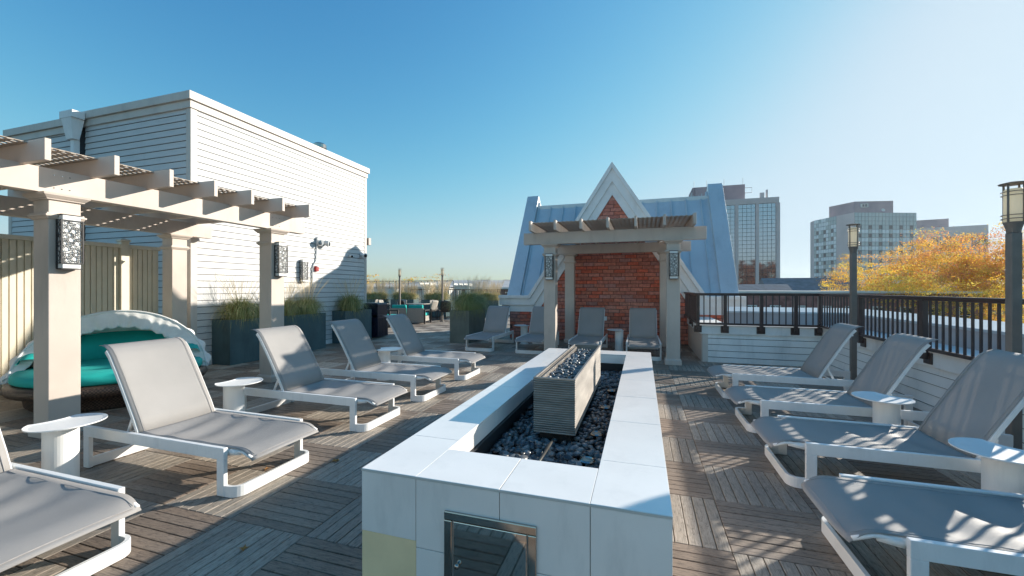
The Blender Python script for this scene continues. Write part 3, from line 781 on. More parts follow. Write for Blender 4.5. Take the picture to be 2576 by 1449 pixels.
# corrugated fire trough
tr = empty('fire_trough', (0, 0, 0)); tag(tr, 'raised corrugated metal fire trough filled with dark pebbles', 'fire trough')
TX0, TX1, TY0, TY1, TZ0, TZ1 = -.698, -.425, 2.715, 4.445, .525, .900
def corr(nrib=24):
    rows = []; zs = []
    h = (TZ1-.012-TZ0)/nrib
    for i in range(nrib):
        for fr, o_ in ((0, 0), (.22, .0045), (.5, .0062), (.78, .0045)): zs.append((TZ0+(i+fr)*h, o_))
    zs.append((TZ1-.012, 0))
    m = MB()
    for zz, o_ in zs:
        rows.append([(TX0-o_, TY0-o_, zz), (TX1+o_, TY0-o_, zz), (TX1+o_, TY1+o_, zz), (TX0-o_, TY1+o_, zz), (TX0-o_, TY0-o_, zz)])
    m.grid(rows); return m
corr().build('corrugated_shell', 'corrugated', tr)
m = MB()
for a in ((TX0-.006, TX1+.006, TY0-.006, TY0+.012), (TX0-.006, TX1+.006, TY1-.012, TY1+.006), (TX0-.006, TX0+.012, TY0+.0125, TY1-.0125), (TX1-.012, TX1+.006, TY0+.0125, TY1-.0125)): m.box(a[0], a[1], a[2], a[3], TZ1-.0115, TZ1)
m.build('rim', 'corrugated', tr, bevel=.002)
m = MB(); m.box(TX0+.013, TX0+.020, TY0+.013, TY1-.013, .80, TZ1-.0118); m.box(TX0+.036, TX0+.044, TY0+.02, TY1-.10, .80, .890); m.box(TX1-.020, TX1-.013, TY0+.013, TY1-.013, .80, TZ1-.0118); m.box(TX0+.021, TX1-.021, TY0+.013, TY0+.02, .80, TZ1-.0118); m.box(TX0+.021, TX1-.021, TY1-.02, TY1-.013, .80, TZ1-.0118)
m.build('inner_liner', 'corrugated', tr)
m = MB(); m.box(TX0+.021, TX1-.021, TY0+.021, TY1-.021, .79, .835); m.build('burner_tray', 'plinth_dark', tr)
m = MB(); m.box(TX0+.03, TX1-.03, TY0+.03, TY1-.03, .4405, TZ0+.002); m.build('plinth', 'plinth_dark', tr)
m = MB(); m.box(TX0+.001, TX1-.001, TY0+.001, TY1-.001, TZ0+.003, TZ0+.012); m.build('bottom', 'plinth_dark', tr)
pts = []; yy = TY0+.035
while yy < TY1-.10:
    xx = TX0+.062
    while xx < TX1-.028: pts.append((xx+rp.uniform(-.008, .008), yy+rp.uniform(-.008, .008), .851+rp.uniform(-.004, .014))); xx += .029
    yy += .030
pebble_field(tr, pts, 300, .014, .022)

# ------------------------------------------------------------------ sun loungers
def make_lounger():
    r = empty('sun_lounger')
    for s_ in (-1, 1):
        y0, y1 = sorted((s_*.328, s_*.360))
        m = MB(); m.box(0, 1.60, y0, y1, .265, .350); m.build('side_rail', 'white_metal', r, bevel=.0025)
        for xa in (0, 1.53):
            m = MB(); m.box(xa, xa+.07, y0, y1, .004, .2645); m.build('leg', 'white_metal', r, bevel=.004)
    # rounded runner in front of the foot legs
    pts = [(.06, -.312), (-.02, -.312)]
    for k in range(7):
        a = R(-90-15*k); pts.append((-.035+.06*math.cos(a), -.252+.06*math.sin(a)))
    pts = [(.0, -.3425), (-.035, -.3425)]+[(-.035+.07*math.cos(R(-90-15*k)), -.2725+.07*math.sin(R(-90-15*k))) for k in range(1, 7)]
    pts += [(x, -y) for x, y in pts[::-1]]
    def bar(pts, th, z0, z1):
        m = MB(); n = len(pts); L = []
        for i, p in enumerate(pts):
            a = Vector(pts[max(i-1, 0)]); b_ = Vector(pts[min(i+1, n-1)]); d = (b_-a).normalized(); nn = Vector((d.y, -d.x))
            for o_ in (-th/2, th/2):
                for z in (z0, z1): L.append((p[0]+nn.x*o_, p[1]+nn.y*o_, z))
        fs = [(0, 1, 3, 2), ((n-1)*4, (n-1)*4+2, (n-1)*4+3, (n-1)*4+1)]
        for i in range(n-1):
            q = i*4; w_ = q+4
            fs += [(q, q+2, w_+2, w_), (q+1, w_+1, w_+3, q+3), (q, w_, w_+1, q+1), (q+2, q+3, w_+3, w_+2)]
        return m.add(L, fs)
    bar(pts, .026, .003, .082).build('foot_runner', 'white_metal', r, bevel=.002)
    m = MB(); m.box(1.550, 1.576, -.3275, .3275, .003, .082); m.build('rear_runner', 'white_metal', r, bevel=.003)
    # seat sling
    def seat(x, y):
        e = abs(y)/.315
        z = .342
        if x < -.06: q = (-.06-x)/.19; z -= .050*q*q
        sag = .028*(1-e**2.4)*max(0, min(1, (x+.22)/.5))*(1 if x < .75 else max(.15, 1-(x-.75)/.3))
        fold = (.005+.012*max(0, x-.1))*math.sin(x*19+y*3.2+.5*math.sin(y*7))*(1-e**4)*max(0, min(1, x/.3))*max(0, min(1, (1.0-x)/.2))
        tipd = .020*(e**3)*max(0, (-.12-x)/.13)
        return z-sag-(.012*(1-e**3)*math.exp(-((x-.84)/.09)**2))+fold-tipd
    rows = []
    for i in range(53):
        x = -.25+1.245*i/52; row = []
        for j in range(17):
            y = -.315+.63*j/16
            xx = x
            if x < -.15: xx = x+.035*(abs(y)/.315)**4*(-.15-x)/.1
            row.append((xx, y, seat(x, y)))
        rows.append(row)
    m = MB(); m.grid(rows); m.build('seat_sling', 'sling_fabric', r, smooth=True, solid=.0025)
    m = MB()
    for s_ in (-1, 1):
        m.tube([(-.20, s_*.305, seat(-.20, .3)-.013), (-.12, s_*.305, seat(-.12, .3)-.016), (-.04, s_*.305, .322), (.98, s_*.305, .322)], .012, 8)
        m.box(.0, .05, min(s_*.306, s_*.3245), max(s_*.306, s_*.3245), .300, .335)
        m.obox((.03, s_*.316, .30), (-.10, s_*.306, .318), .014, .035)
    m.tube([(-.09, -.305, .312), (-.09, .305, .312)], .012, 8); m.tube([(.55, -.324, .285), (.55, .324, .285)], .012, 8)
    m.build('sling_rail', 'white_metal', r, smooth=True)
    for s_ in (-1, 1):
        m = MB(); m.tube([(x_/40, s_*.283, seat(x_/40, .283)+.0022) for x_ in range(-8, 40)], .0022, 4); m.build('hem', 'sling_hem', r)
    m = MB(); m.tube([(-.215, y_/40, seat(-.215, y_/40)+.0022) for y_ in range(-11, 12)], .0022, 4); m.build('hem', 'sling_hem', r)
    # back
    prof = [(.985, .326), (1.05, .455), (1.12, .575), (1.19, .695), (1.25, .795), (1.305, .880), (1.345, .940), (1.385, .985), (1.43, 1.012), (1.475, 1.022), (1.50, 1.018)]
    rows = []
    for i, (x, z) in enumerate(prof):
        row = []
        for j in range(13):
            y = -.305+.61*j/12; e = abs(y)/.305; dp_ = .020*(1-e*e)*math.sin(min(1, i/8)*math.pi)
            row.append((x+dp_*.86, y, z-dp_*.5))
        rows.append(row)
    m = MB(); m.grid(rows); o = m.build('back_sling', 'sling_fabric', r, smooth=True, solid=.0025)
    for s_ in (-1, 1):
        m = MB(); m.tube([(x_-.003, s_*.275, z_+.002) for x_, z_ in prof], .0022, 4); m.build('hem', 'sling_hem', r)
    m = MB()
    for s_ in (-1, 1):
        pl = [(x+.016, z-.010) for x, z in prof[:8]]
        for (a, b_) in zip(pl[:-1], pl[1:]): m.obox((a[0], s_*.302, a[1]), (b_[0], s_*.302, b_[1]), .022, .028, (1, 0, .5))
    m.tube([(1.372, -.30, .905), (1.372, .30, .905)], .010, 8); m.tube([(1.115, -.30, .475), (1.115, .30, .475)], .010, 8)
    m.build('back_frame', 'white_metal', r)
    for s_ in (-1, 1):
        m = MB(); m.obox((1.10, s_*.272, .50), (1.185, s_*.272, .315), .014, .024, (1, 0, .4)); m.build('prop_strut', 'white_metal', r)
    m = MB(); m.box(1.175, 1.20, -.3245, .3245, .288, .312); m.build('prop_bar', 'white_metal', r)
    return r
ln = make_lounger()
kids = children(ln)
LS = [(-2.86, 1.24, 180, 'sling lounger cut off by the bottom left corner of the view'),
      (-2.86, 2.55, 180, 'sling lounger right in front of the teal daybed, beside the nearest pergola column'),
      (-2.86, 3.965, 180, 'sling lounger beside the second cream pergola column, between two white tables'),
      (-2.86, 5.16, 180, 'sling lounger fourth back in the left row, before the dark trash bin'),
      (-2.86, 6.50, 180, 'farthest sling lounger of the left row, before the wicker sofa'),
      (1.17, 2.70, 0, 'nearest right sling lounger, cut by the bottom right corner'),
      (1.17, 3.94, 0, 'sling lounger second in the right row, between two white tables'),
      (1.17, 5.17, 0, 'sling lounger third in the right row, just beyond the far right table'),
      (1.17, 6.56, 0, 'farthest sling lounger of the right row, before the lamp post'),
      (-3.75, 9.25, 90, 'sling lounger against the brick wall beside the big grey planter'),
      (-2.46, 9.22, 90, 'sling lounger half hidden by the left column of the back pergola'),
      (-1.21, 9.12, 90, 'left sling lounger under the back pergola, behind the fire trough'),
      (.03, 9.15, 90, 'right sling lounger under the back pergola by the brick wall')]
for i, (x, y, a, lb) in enumerate(LS):
    o = ln if i == 0 else copy_tree(ln, None, kids)
    o.location = (x, y, 0); o.rotation_euler = (0, 0, R(a)+(0 if i == 0 else rnd(-.012, .012)))
    tag(o, lb, 'sun lounger', 'grey sling loungers with white frames')

# ------------------------------------------------------------------ side tables
def make_table():
    r = empty('side_table')
    # body: drum with a slanted open slot shape kept simple: C-shaped shell
    m = MB(); n = 40; th = .008; rows = []
    m.lathe([(.098, .012), (.098, .486), (.092, .486), (.092, .012)], 40, (-.072, 0, 0)); m.build('drum', 'white_metal', r, smooth=False, bevel=0)
    m = MB(); m.lathe([(.118, .0), (.118, .010), (.098, .012)], 32, (-.072, 0, 0)); m.build('base_plate', 'white_metal', r)
    # top: disc with a concave bite
    poly = []
    Rr, br, bx = .215, .24, -.372
    for k in range(64):
        a = 2*math.pi*k/64; x, y = Rr*math.cos(a)*1.0, Rr*1.02*math.sin(a)
        if (x-bx)**2+y*y < br*br:
            d = math.hypot(x-bx, y); x, y = bx+(x-bx)/d*br, y/d*br
        poly.append((x, y))
    m = MB(); N = len(poly); dish = .010
    vs = [(0, 0, .494)]
    for f_, z in ((.5, .495), (.88, .498), (1.0, .505)): vs += [(x*f_, y*f_, z) for x, y in poly]
    vs += [(x, y, .497) for x, y in poly]+[(x*.86, y*.86, .487) for x, y in poly]+[(0, 0, .4865)]
    fs = [(0, 1+k, 1+(k+1) % N) for k in range(N)]
    for ring in range(4): fs += [(1+ring*N+k, 1+(ring+1)*N+k, 1+(ring+1)*N+(k+1) % N, 1+ring*N+(k+1) % N) for k in range(N)]
    L = 1+5*N; fs += [(L, 1+4*N+(k+1) % N, 1+4*N+k) for k in range(N)]
    m.add(vs, fs); m.build('table_top', 'white_metal', r, smooth=False)
    return r
tb = make_table(); tk = children(tb)
for i, (x, y, a, lb) in enumerate([(-4.10, 1.93, 0, 'white side table with crescent top before the nearest pergola column'),
                                   (-4.12, 3.33, 5, 'white side table with crescent top, second along the left row of loungers'),
                                   (-4.0, 5.88, 20, 'white side table behind the fourth and fifth left loungers'),
                                   (2.10, 3.32, 221, 'white side table with curved top cut by the right edge of the view'),
                                   (2.10, 4.62, 221, 'white side table with curved top before the third right lounger'),
                                   (-3.12, 10.75, 215, 'white side table between two loungers left of the back pergola'),
                                   (-.60, 10.30, 190, 'white side table between the loungers under the back pergola')]):
    o = tb if i == 0 else copy_tree(tb, None, tk)
    o.location = (x, y, 0); o.rotation_euler = (0, 0, R(a)); tag(o, lb, 'side table', 'white crescent topped side tables')

# ------------------------------------------------------------------ daybed
db = empty('daybed', (-6.97, 3.80, 0), R(-36)); tag(db, 'round brown wicker daybed with teal cushions and folded white canopy', 'daybed')
# local +x faces the open side (towards the camera)
m = MB(); m.lathe([(.80, .0), (.84, .04), (.86, .17), (.99, .20), (1.02, .25), (1.0, .315), (.93, .33)], 56); m.build('wicker_base', 'wicker_brown', db, smooth=True)
m = MB(); m.lathe([(.92, .331), (.955, .355), (.955, .42), (.92, .455), (.6, .47), (.0, .47)], 56); m.build('seat_cushion', 'teal_fabric', db, smooth=True)
# back cushions: upright semicircular bolster
m = MB(); rows = []
for i in range(33):
    a = R(90+180*i/32); hgt = .08+.25*math.sin(math.pi*i/32)**.8; ca, sa = math.cos(a), math.sin(a); row = []
    for rr, zz in ((.70, .465), (.66, .54), (.68, .515+hgt*.6), (.76, .515+hgt), (.84, .515+hgt*1.03), (.90, .515+hgt*.9), (.93, .53)): row.append((rr*ca, rr*sa, zz))
    rows.append(row)
m.grid(rows); m.build('back_cushion', 'teal_fabric', db, smooth=True)
# canopy hoop folded back with scalloped valance
def hoop(tilt, r_, n=60):
    P = []
    for i in range(n+1):
        a = math.pi*i/n; y = -r_*math.cos(a); h = r_*math.sin(a)
        P.append(Vector((-h*math.sin(tilt), y, .31+h*math.cos(tilt)*.93)))
    return P
t1, t2 = R(22), R(46)
A, B_ = hoop(t1, 1.0), hoop(t2, .99)
m = MB(); m.tube([tuple(p) for p in A], .016, 8); hf = m.build('canopy_hoop', 'white_metal', db, smooth=True)
m = MB(); rows = []
for k in range(9):
    f_ = k/8; row = []
    for i in range(61*2-1):
        q = i/2; i0 = int(q); fr = q-i0; i1 = min(i0+1, 60)
        pa = A[i0].lerp(A[i1], fr); pb = B_[i0].lerp(B_[i1], fr); p = pa.lerp(pb, f_)
        bulge = .055*math.sin(math.pi*f_)*(1+.5*math.sin(i*.62)); n_ = (p-Vector((0, 0, .3))).normalized()
        row.append(tuple(p+n_*bulge))
    rows.append(row)
m.grid(rows); m.build('canopy_fabric', 'canopy_fabric', db, smooth=True, solid=.003)
m = MB(); rows = []
for k in range(9):
    f_ = k/8; row = []
    for i in range(121):
        q = i/2; i0 = int(q); fr = q-i0; i1 = min(i0+1, 60); p = B_[i0].lerp(B_[i1], fr)
        a = math.pi*i/120; e_ = Vector((-.965*math.sin(a), -.965*math.cos(a), .40)); pp_ = p.lerp(e_, f_)
        bulge = .05*math.sin(math.pi*f_)+.010*math.sin(i*.8+f_*4)*math.sin(math.pi*f_)
        row.append((pp_.x-bulge*math.sin(a), pp_.y-bulge*math.cos(a), pp_.z))
    rows.append(row)
m.grid(rows); m.build('canopy_lining', 'canopy_fabric', db, smooth=True, solid=.003)
m = MB(); rows = []
for k in range(7):
    f_ = k/6; row = []
    for i in range(121):
        q = i/2; i0 = int(q); fr = q-i0; i1 = min(i0+1, 60); p = A[i0].lerp(A[i1], fr)
        inn = (Vector((-.05, 0, .34))-p); inn.normalize()
        dep_ = (.23+.030*abs(math.sin(i*.41+.8*math.sin(i*.13))))*f_*min(1, .25+math.sin(math.pi*i/120)*1.2)
        wob = .018*math.sin(i*1.15+math.sin(i*.31))*f_+.012*math.sin(i*.37+1)*f_
        row.append((p.x+inn.x*dep_+wob+.02*f_, p.y+inn.y*dep_, p.z+inn.z*dep_))
    rows.append(row)
m.grid(rows); m.build('valance', 'canopy_fabric', db, smooth=True, solid=.002)

# ------------------------------------------------------------------ planters and grasses
def planter(x0, x1, y0, y1, h, label, mt='planter_paint'):
    cx, cy = (x0+x1)/2, (y0+y1)/2; r = empty('planter', (cx, cy, 0)); a, b_ = (x1-x0)/2, (y1-y0)/2; t_ = .022
    m = MB(); m.box(-a, a, -b_, -b_+t_, 0, h); m.box(-a, a, b_-t_, b_, 0, h); m.box(-a, -a+t_, -b_+t_, b_-t_, 0, h); m.box(a-t_, a, -b_+t_, b_-t_, 0, h)
    m.build('tub', mt, r, bevel=.003)
    m = MB(); m.box(-a+t_, a-t_, -b_+t_, b_-t_, .05, h-.05); m.build('soil', 'soil', r)
    tag(r, label, 'planter', 'tall square planters of ornamental grass'); return r
planter(-8.13, -7.65, 5.98, 7.12, .885, 'long teal grey planter by the building corner, nearest the daybed')
planter(-8.13, -7.65, 7.25, 8.53, .885, 'long teal grey planter along the white wall behind the second pergola column', 'planter_paint')
planter(-8.13, -7.70, 9.3, 10.45, .885, 'dark planter at the far end of the white wall beside the trash bin')
planter(-5.08, -4.5, 10.35, 11.55, .90, 'big square grey green planter left of the brick wall loungers', 'planter_grey')
def grass_mesh(seed, n=1900, stalks=60, rad=.42, hgt=.50, stalk_h=.42, gold=.25, greenish=1.0, sw=1.0, fan=.55):
    r_ = random.Random(seed); m = MB()
    for i in range(n):
        a = r_.uniform(0, 6.283); rr = abs(r_.gauss(0, .09)); x, y = rr*math.cos(a), rr*math.sin(a)
        a2 = a+r_.gauss(0, .5); lean = r_.uniform(.12, 1.1)**.7; L = r_.uniform(.6, 1.15)
        reach = rad*lean*L*1.15; top = hgt*(1-.30*lean)*L*r_.uniform(.85, 1.2); drop = lean*r_.uniform(.3, 1.15)*hgt
        v = r_.uniform(.6, 1.3)
        if r_.random() < gold: m.t = (.66*v, .54*v, .26*v)
        else: m.t = (.36*v, .385*v*greenish, .13*v)
        wd = r_.uniform(.0026, .0052); px, py = -math.sin(a2)*wd, math.cos(a2)*wd; vs = []
        S = 5
        for k in range(S+1):
            f_ = k/S; d = reach*f_**1.3; z = top*(2*f_-f_*f_)*1.0-drop*max(0, f_-.45)**1.6*2.2; t_ = 1-f_*.92
            cx, cy = x+d*math.cos(a2), y+d*math.sin(a2); vs += [(cx-px*t_, cy-py*t_, z), (cx+px*t_, cy+py*t_, z)]
        m.add(vs, [(2*k, 2*k+1, 2*k+3, 2*k+2) for k in range(S)])
    s_ = MB()
    for i in range(stalks):
        a = r_.uniform(0, 6.283); ln_ = r_.uniform(.03, fan); bs = r_.uniform(0, .22 if sw > 1 else .06); bx_, by_ = bs*math.cos(a), bs*math.sin(a); H_ = hgt+stalk_h*r_.uniform(.45, 1.1); c_, si = math.cos(a), math.sin(a)
        v = r_.uniform(.8, 1.2); s_.t = (.82*v, .66*v, .42*v)
        pts = [(bx_+c_*ln_*f_**1.6*H_*1.1, by_+si*ln_*f_**1.6*H_*1.1, H_*f_) for f_ in (0, .25, .5, .72, .86, 1)]
        s_.tube(pts, [q*sw for q in (.0010, .0010, .0010, .0018, .0026, .0006)], 4, cap=False)
    return m, s_
GV = {}
def grass(loc, kind, label, sc_=1.0, rz=0, grp='clumps of ornamental grass in the planters'):
    if kind not in GV:
        args = {'green': dict(seed=1, gold=.30), 'dark': dict(seed=2, gold=.12, hgt=.50, stalks=45, greenish=.95), 'gold': dict(seed=3, n=1600, gold=.65, hgt=.50, stalks=130, stalk_h=.58, rad=.45, sw=1.9, fan=.38), 'big': dict(seed=4, n=4200, gold=.12, hgt=.66, rad=.62, stalks=45, stalk_h=.50)}[kind]
        m, s_ = grass_mesh(**args); o = m.build('ornamental_grass', 'grass_blade'); st = s_.build('seed_stalks', 'grass_blade', o); GV[kind] = (o, st)
    else:
        a, b_ = GV[kind]; o = a.copy(); sc.collection.objects.link(o); st = b_.copy(); sc.collection.objects.link(st); st.parent = o
    o.location = loc; o.rotation_euler = (0, 0, rz); o.scale = (sc_,)*3; tag(o, label, 'grass', grp)
grass((-7.86, 6.38, .84), 'green', 'green gold grass clump at the centre of the planter nearest the daybed', 1.1)
grass((-7.88, 6.95, .84), 'dark', 'small dark grass tuft behind the second pergola column', .7, 1)
grass((-7.88, 7.50, .84), 'green', 'green grass clump just right of the second pergola column', 1.0, 2)
grass((-7.88, 8.15, .84), 'green', 'green grass clump spilling over the right end of the long wall planter', 1.05, 4)
grass((-7.9, 9.75, .84), 'dark', 'dark green grass in the planter next to the trash bin', 1.15, 1)
grass((-4.78, 10.75, .85), 'big', 'big dark green grass fountain in the square planter by the brick wall', .92)
grass((-4.75, 11.3, .85), 'big', 'grass clump at the back of the square planter touching the white cornice', .85, 3)
# far planters
FP = []
for i, (ua, ub, tt, lb) in enumerate([(905, 981, 23.6, 'far planter at the left end of the far railing, next to the white building'), (984, 1052, 23.2, 'far planter behind the left far lamp post'), (1061, 1131, 22.4, 'far planter behind the right far lamp post'), (1189, 1262, 21.5, 'far planter behind the big grass, near the metal roof')]):
    a, b_ = at(ua, 726, tt), at(ub, 726, tt); c = (a+b_)/2; wd = (b_-a).length; wd = wd/2*.96
    p = planter(c.x-wd, c.x+wd, c.y-.28, c.y+.28, .90, lb)
    for k, (fx, kd) in enumerate(((-.52, 'gold'), (.0, 'green'), (.5, 'gold'))):
        grass((c.x+fx*wd*1.2, c.y+rnd(-.06, .06), .86), kd, ['golden feathery grass at the left', 'greener grass in the middle', 'golden feathery grass at the right'][k]+' of the '+lb.split(',')[0], rnd(.98, 1.2), rnd(0, 6))

# ------------------------------------------------------------------ trash bin
tbn = empty('trash_bin', (-7.86, 10.87, 0)); tag(tbn, 'dark navy metal trash bin with slatted sides at the wall end', 'trash bin')
m = MB(); m.box(-.25, .25, -.25, .25, .03, .62); m.build('body', 'navy_metal', tbn, bevel=.01)
for s_ in range(4):
    for k in range(7):
        a = -.225+.075*k; m = MB()
        if s_ == 0: m.box(a-.027, a+.027, -.268, -.2505, .04, .60)
        elif s_ == 1: m.box(a-.027, a+.027, .2505, .268, .04, .60)
        elif s_ == 2: m.box(.2505, .268, a-.027, a+.027, .04, .60)
        else: m.box(-.268, -.2505, a-.027, a+.027, .04, .60)
        m.build('slat', 'navy_metal', tbn, bevel=.004)
m = MB(); m.box(-.25, .25, -.25, .25, .70, 1.0); m.frus(-.25, .25, -.25, .25, 1.0005, 1.06, .015, -.02); m.box(-.25, -.2, -.25, .25, .62, .70); m.box(.2, .25, -.25, .25, .62, .70); m.box(-.19, .19, .1, .24, .62, .70); m.build('hood', 'navy_metal', tbn, bevel=.01)
# ------------------------------------------------------------------ wall fixtures
wx = WX+.020
o = empty('flood_light', (wx, 8.83, 2.72)); tag(o, 'grey twin headed emergency flood light high on the clapboard wall', 'flood light')
m = MB(); m.box(0, .055, -.13, .13, -.10, .12); m.frus(.01, .05, -.10, .10, .1205, .15, 0, -.01); m.build('housing', 'grey_plastic', o, bevel=.012)
for yy_, a_ in ((-.07, -.3), (.12, .5)):
    m = MB(); m.tube([(.05, yy_, .0), (.13, yy_+a_*.1, -.02), (.15, yy_+a_*.12, -.022)], [.055, .085, .08], 18); h_ = m.build('lamp_head', 'grey_plastic', o, smooth=False)
    m = MB(); m.tube([(.1505, yy_+a_*.12, -.022), (.156, yy_+a_*.12, -.022)], [.06, .05], 18); m.build('lens', 'steel', h_, smooth=False)
m = MB(); m.tube([(wx+.016, 8.72, 2.62), (wx+.016, 8.70, 2.24), (wx+.016, 8.60, 2.10), (wx+.016, 8.57, 2.0), (wx+.016, 8.57, .35)], .016, 8); cdt = m.build('conduit', 'grey_plastic', smooth=True); tag(cdt, 'thin grey conduit running down the clapboard wall below the flood light', 'conduit')
o = empty('fire_alarm', (wx, 8.71, 2.02)); tag(o, 'small red fire alarm horn on the clapboard wall', 'fire alarm')
m = MB(); m.box(0, .045, -.055, .055, -.07, .07); m.build('housing', 'red_plastic', o, bevel=.006)
for k in range(3):
    m = MB(); m.box(.0455, .062, -.045, .045, -.05+.036*k, -.03+.036*k); m.build('louvre', 'red_plastic', o)
m = MB(); m.box(.0455, .075, -.02, .02, .045, .066); m.build('strobe', 'sconce_white', o)
for (yy_, zz, s_, lb) in ((10.0, 2.45, 1.0, 'small bracket security camera left of the other near the shaded wall corner'), (10.52, 2.51, 1.5, 'white security camera at the far corner of the clapboard wall')):
    o = empty('security_camera', (wx, yy_, zz)); tag(o, lb, 'security camera')
    m = MB(); m.box(0, .02, -.045*s_, .045*s_, -.045*s_, .045*s_); m.build('bracket', 'grey_plastic', o, bevel=.004)
    m = MB(); m.tube([(.02, 0, 0), (.07, -.02, -.005), (.13*s_, -.05, -.02)], [.018, .030*s_, .05*s_], 14); bdy = m.build('body', 'sconce_white', o, smooth=True)
    m = MB(); m.tube([(.131*s_, -.0503, -.02), (.14*s_, -.054, -.023)], [.034*s_, .030*s_], 14); m.build('lens', 'black_metal', bdy)

# ------------------------------------------------------------------ far patio furniture
def chair(loc, rz, label, backmat='wicker_tan'):
    o = empty('patio_chair', loc, rz); tag(o, label, 'chair', 'wicker dining chairs in the far seating area')
    for (x, y) in ((-.22, -.22), (.22, -.22), (-.2, .24), (.2, .24)):
        m = MB(); m.obox((x*1.1, y*1.1, 0), (x, y, .43), .032, .032); m.build('leg', 'dark_frame', o)
    m = MB(); m.box(-.25, .25, -.25, .25, .4305, .47); m.build('seat', 'dark_frame', o, bevel=.01)
    m = MB(); rows = []
    for k in range(7):
        f_ = k/6; rows.append([(-.24+.48*j/6, .23+.14*f_+.03*math.sin(math.pi*j/6), .47+.48*f_-(.03*(2*j/6-1)**2)*f_) for j in range(7)])
    m.grid(rows); m.build('backrest', backmat, o, smooth=True, solid=.025)
    for s_ in (-1, 1):
        m = MB(); m.tube([(s_*.25, -.2, .45), (s_*.27, -.18, .63), (s_*.27, .1, .65), (s_*.24, .28, .64)], .015, 6); m.build('armrest', 'dark_frame', o)
def dtable(loc, label):
    o = empty('dining_table', loc, 0); tag(o, label, 'table', 'far square dining tables')
    m = MB(); m.box(-.5, .5, -.5, .5, .70, .735); m.build('table_top', 'table_top', o, bevel=.005)
    m = MB(); m.box(-.05, .05, -.05, .05, .02, .699); m.box(-.3, .3, -.04, .04, .0, .02); m.box(-.04, .04, -.3, .3, .0, .0199); m.build('pedestal', 'dark_frame', o)
def gp(x, y, t):
    p = at(911.9+x*.14648, 660.4+y*.14648, t); return (p.x, p.y, 0)
chair(gp(435, 800, 20.2), R(100), 'wicker dining chair with its back to the sofa, at the left table')
chair(gp(120, 800, 21.0), R(-70), 'dark dining chair at the left end of the left table by the wall corner')
chair(gp(650, 800, 20.6), R(20), 'wicker dining chair between the two far dining tables')
chair(gp(760, 800, 20.3), R(160), 'dark backed dining chair just right of the first lamp post', 'dark_frame')
chair(gp(1140, 800, 19.4), R(-100), 'wicker dining chair with pale back right of the teal cushions')
chair(gp(1310, 800, 19.8), R(80), 'wicker dining chair left of the second lamp post foot')
chair(gp(1440, 800, 18.8), R(200), 'dark backed chair partly hidden by the big grass', 'dark_frame')
dtable(gp(250, 800, 21.2), 'far dining table at the left, near the white building corner')
dtable(gp(950, 800, 21.0), 'far dining table at the right, behind the teal cushions')
sf = empty('sofa', gp(820, 900, 18.0), R(8)); tag(sf, 'taupe wicker sofa with teal cushions seen from behind', 'sofa')
m = MB(); m.box(-.78, -.01, -.40, -.36, .06, .66); m.build('back_panel', 'wicker_tan', sf, bevel=.01)
m = MB(); m.box(.01, .78, -.40, -.36, .06, .66); m.build('back_panel', 'wicker_tan', sf, bevel=.01)
m = MB(); m.box(-.78, .78, -.355, .38, .10, .32); m.build('seat_base', 'wicker_tan', sf, bevel=.01)
for s_ in (-1, 1):
    a, b_ = sorted((s_*.785, s_*.84)); m = MB(); m.box(a, b_, -.40, .38, .55, .60); m.box(a, b_, -.40, -.34, 0, .549); m.box(a, b_, .32, .38, 0, .549); m.build('arm', 'dark_frame', sf)
for s_ in (-.38, .38):
    m = MB(); m.box(s_-.35, s_+.35, -.28, .36, .325, .45); m.build('seat_cushion', 'teal_fabric', sf, bevel=.03)
    m = MB(); m.box(s_-.32, s_+.32, -.35, -.20, .46, .80); m.build('back_cushion', 'teal_fabric', sf, bevel=.04)
ac = empty('armchair', gp(400, 1000, 16.2), R(-80)); tag(ac, 'low wicker armchair with teal seat cushion beside the trash bin', 'armchair')
m = MB(); m.box(-.36, .36, -.36, .36, .05, .38); m.build('seat_base', 'wicker_tan', ac, bevel=.01)
m = MB(); m.box(-.30, .30, -.30, .34, .385, .48); m.build('seat_cushion', 'teal_fabric', ac, bevel=.03)
for s_ in (-1, 1):
    a, b_ = sorted((s_*.365, s_*.42)); m = MB(); m.box(a, b_, -.36, .36, .60, .64); m.box(a, b_, -.36, -.31, .0, .599); m.box(a, b_, .31, .36, .0, .599); m.build('arm', 'dark_frame', ac)
# far railing
fr = empty('railing', (0, 0, 0)); tag(fr, 'far dark railing behind the distant planters', 'railing')
FY = at(1000, 726, 25.5).y; fx0, fx1 = -13.5, -4.2
m = MB(); m.box(fx0, fx1, FY-.03, FY+.03, 1.42, 1.47); m.build('top_rail', 'dark_rail', fr)
m = MB(); m.box(fx0, fx1, FY-.02, FY+.02, .78, .81); m.build('bottom_rail', 'dark_rail', fr)
n = int((fx1-fx0)/.115)
for i in range(n+1):
    x = fx0+(fx1-fx0)*i/n; m = MB()
    if i % 13 == 0: m.box(x-.03, x+.03, FY-.03, FY+.03, .0, 1.419); m.build('post', 'dark_rail', fr)
    else: m.box(x-.01, x+.01, FY-.01, FY+.01, .811, 1.419); m.build('baluster', 'dark_rail', fr)
fw = empty('parapet_wall', (0, 0, 0)); tag(fw, 'low white parapet under the far railing', 'wall')
m = MB(); m.box(-14, -4.0, FY+.06, FY+.4, -.2, .76); m.build('core', 'white_trim', fw)

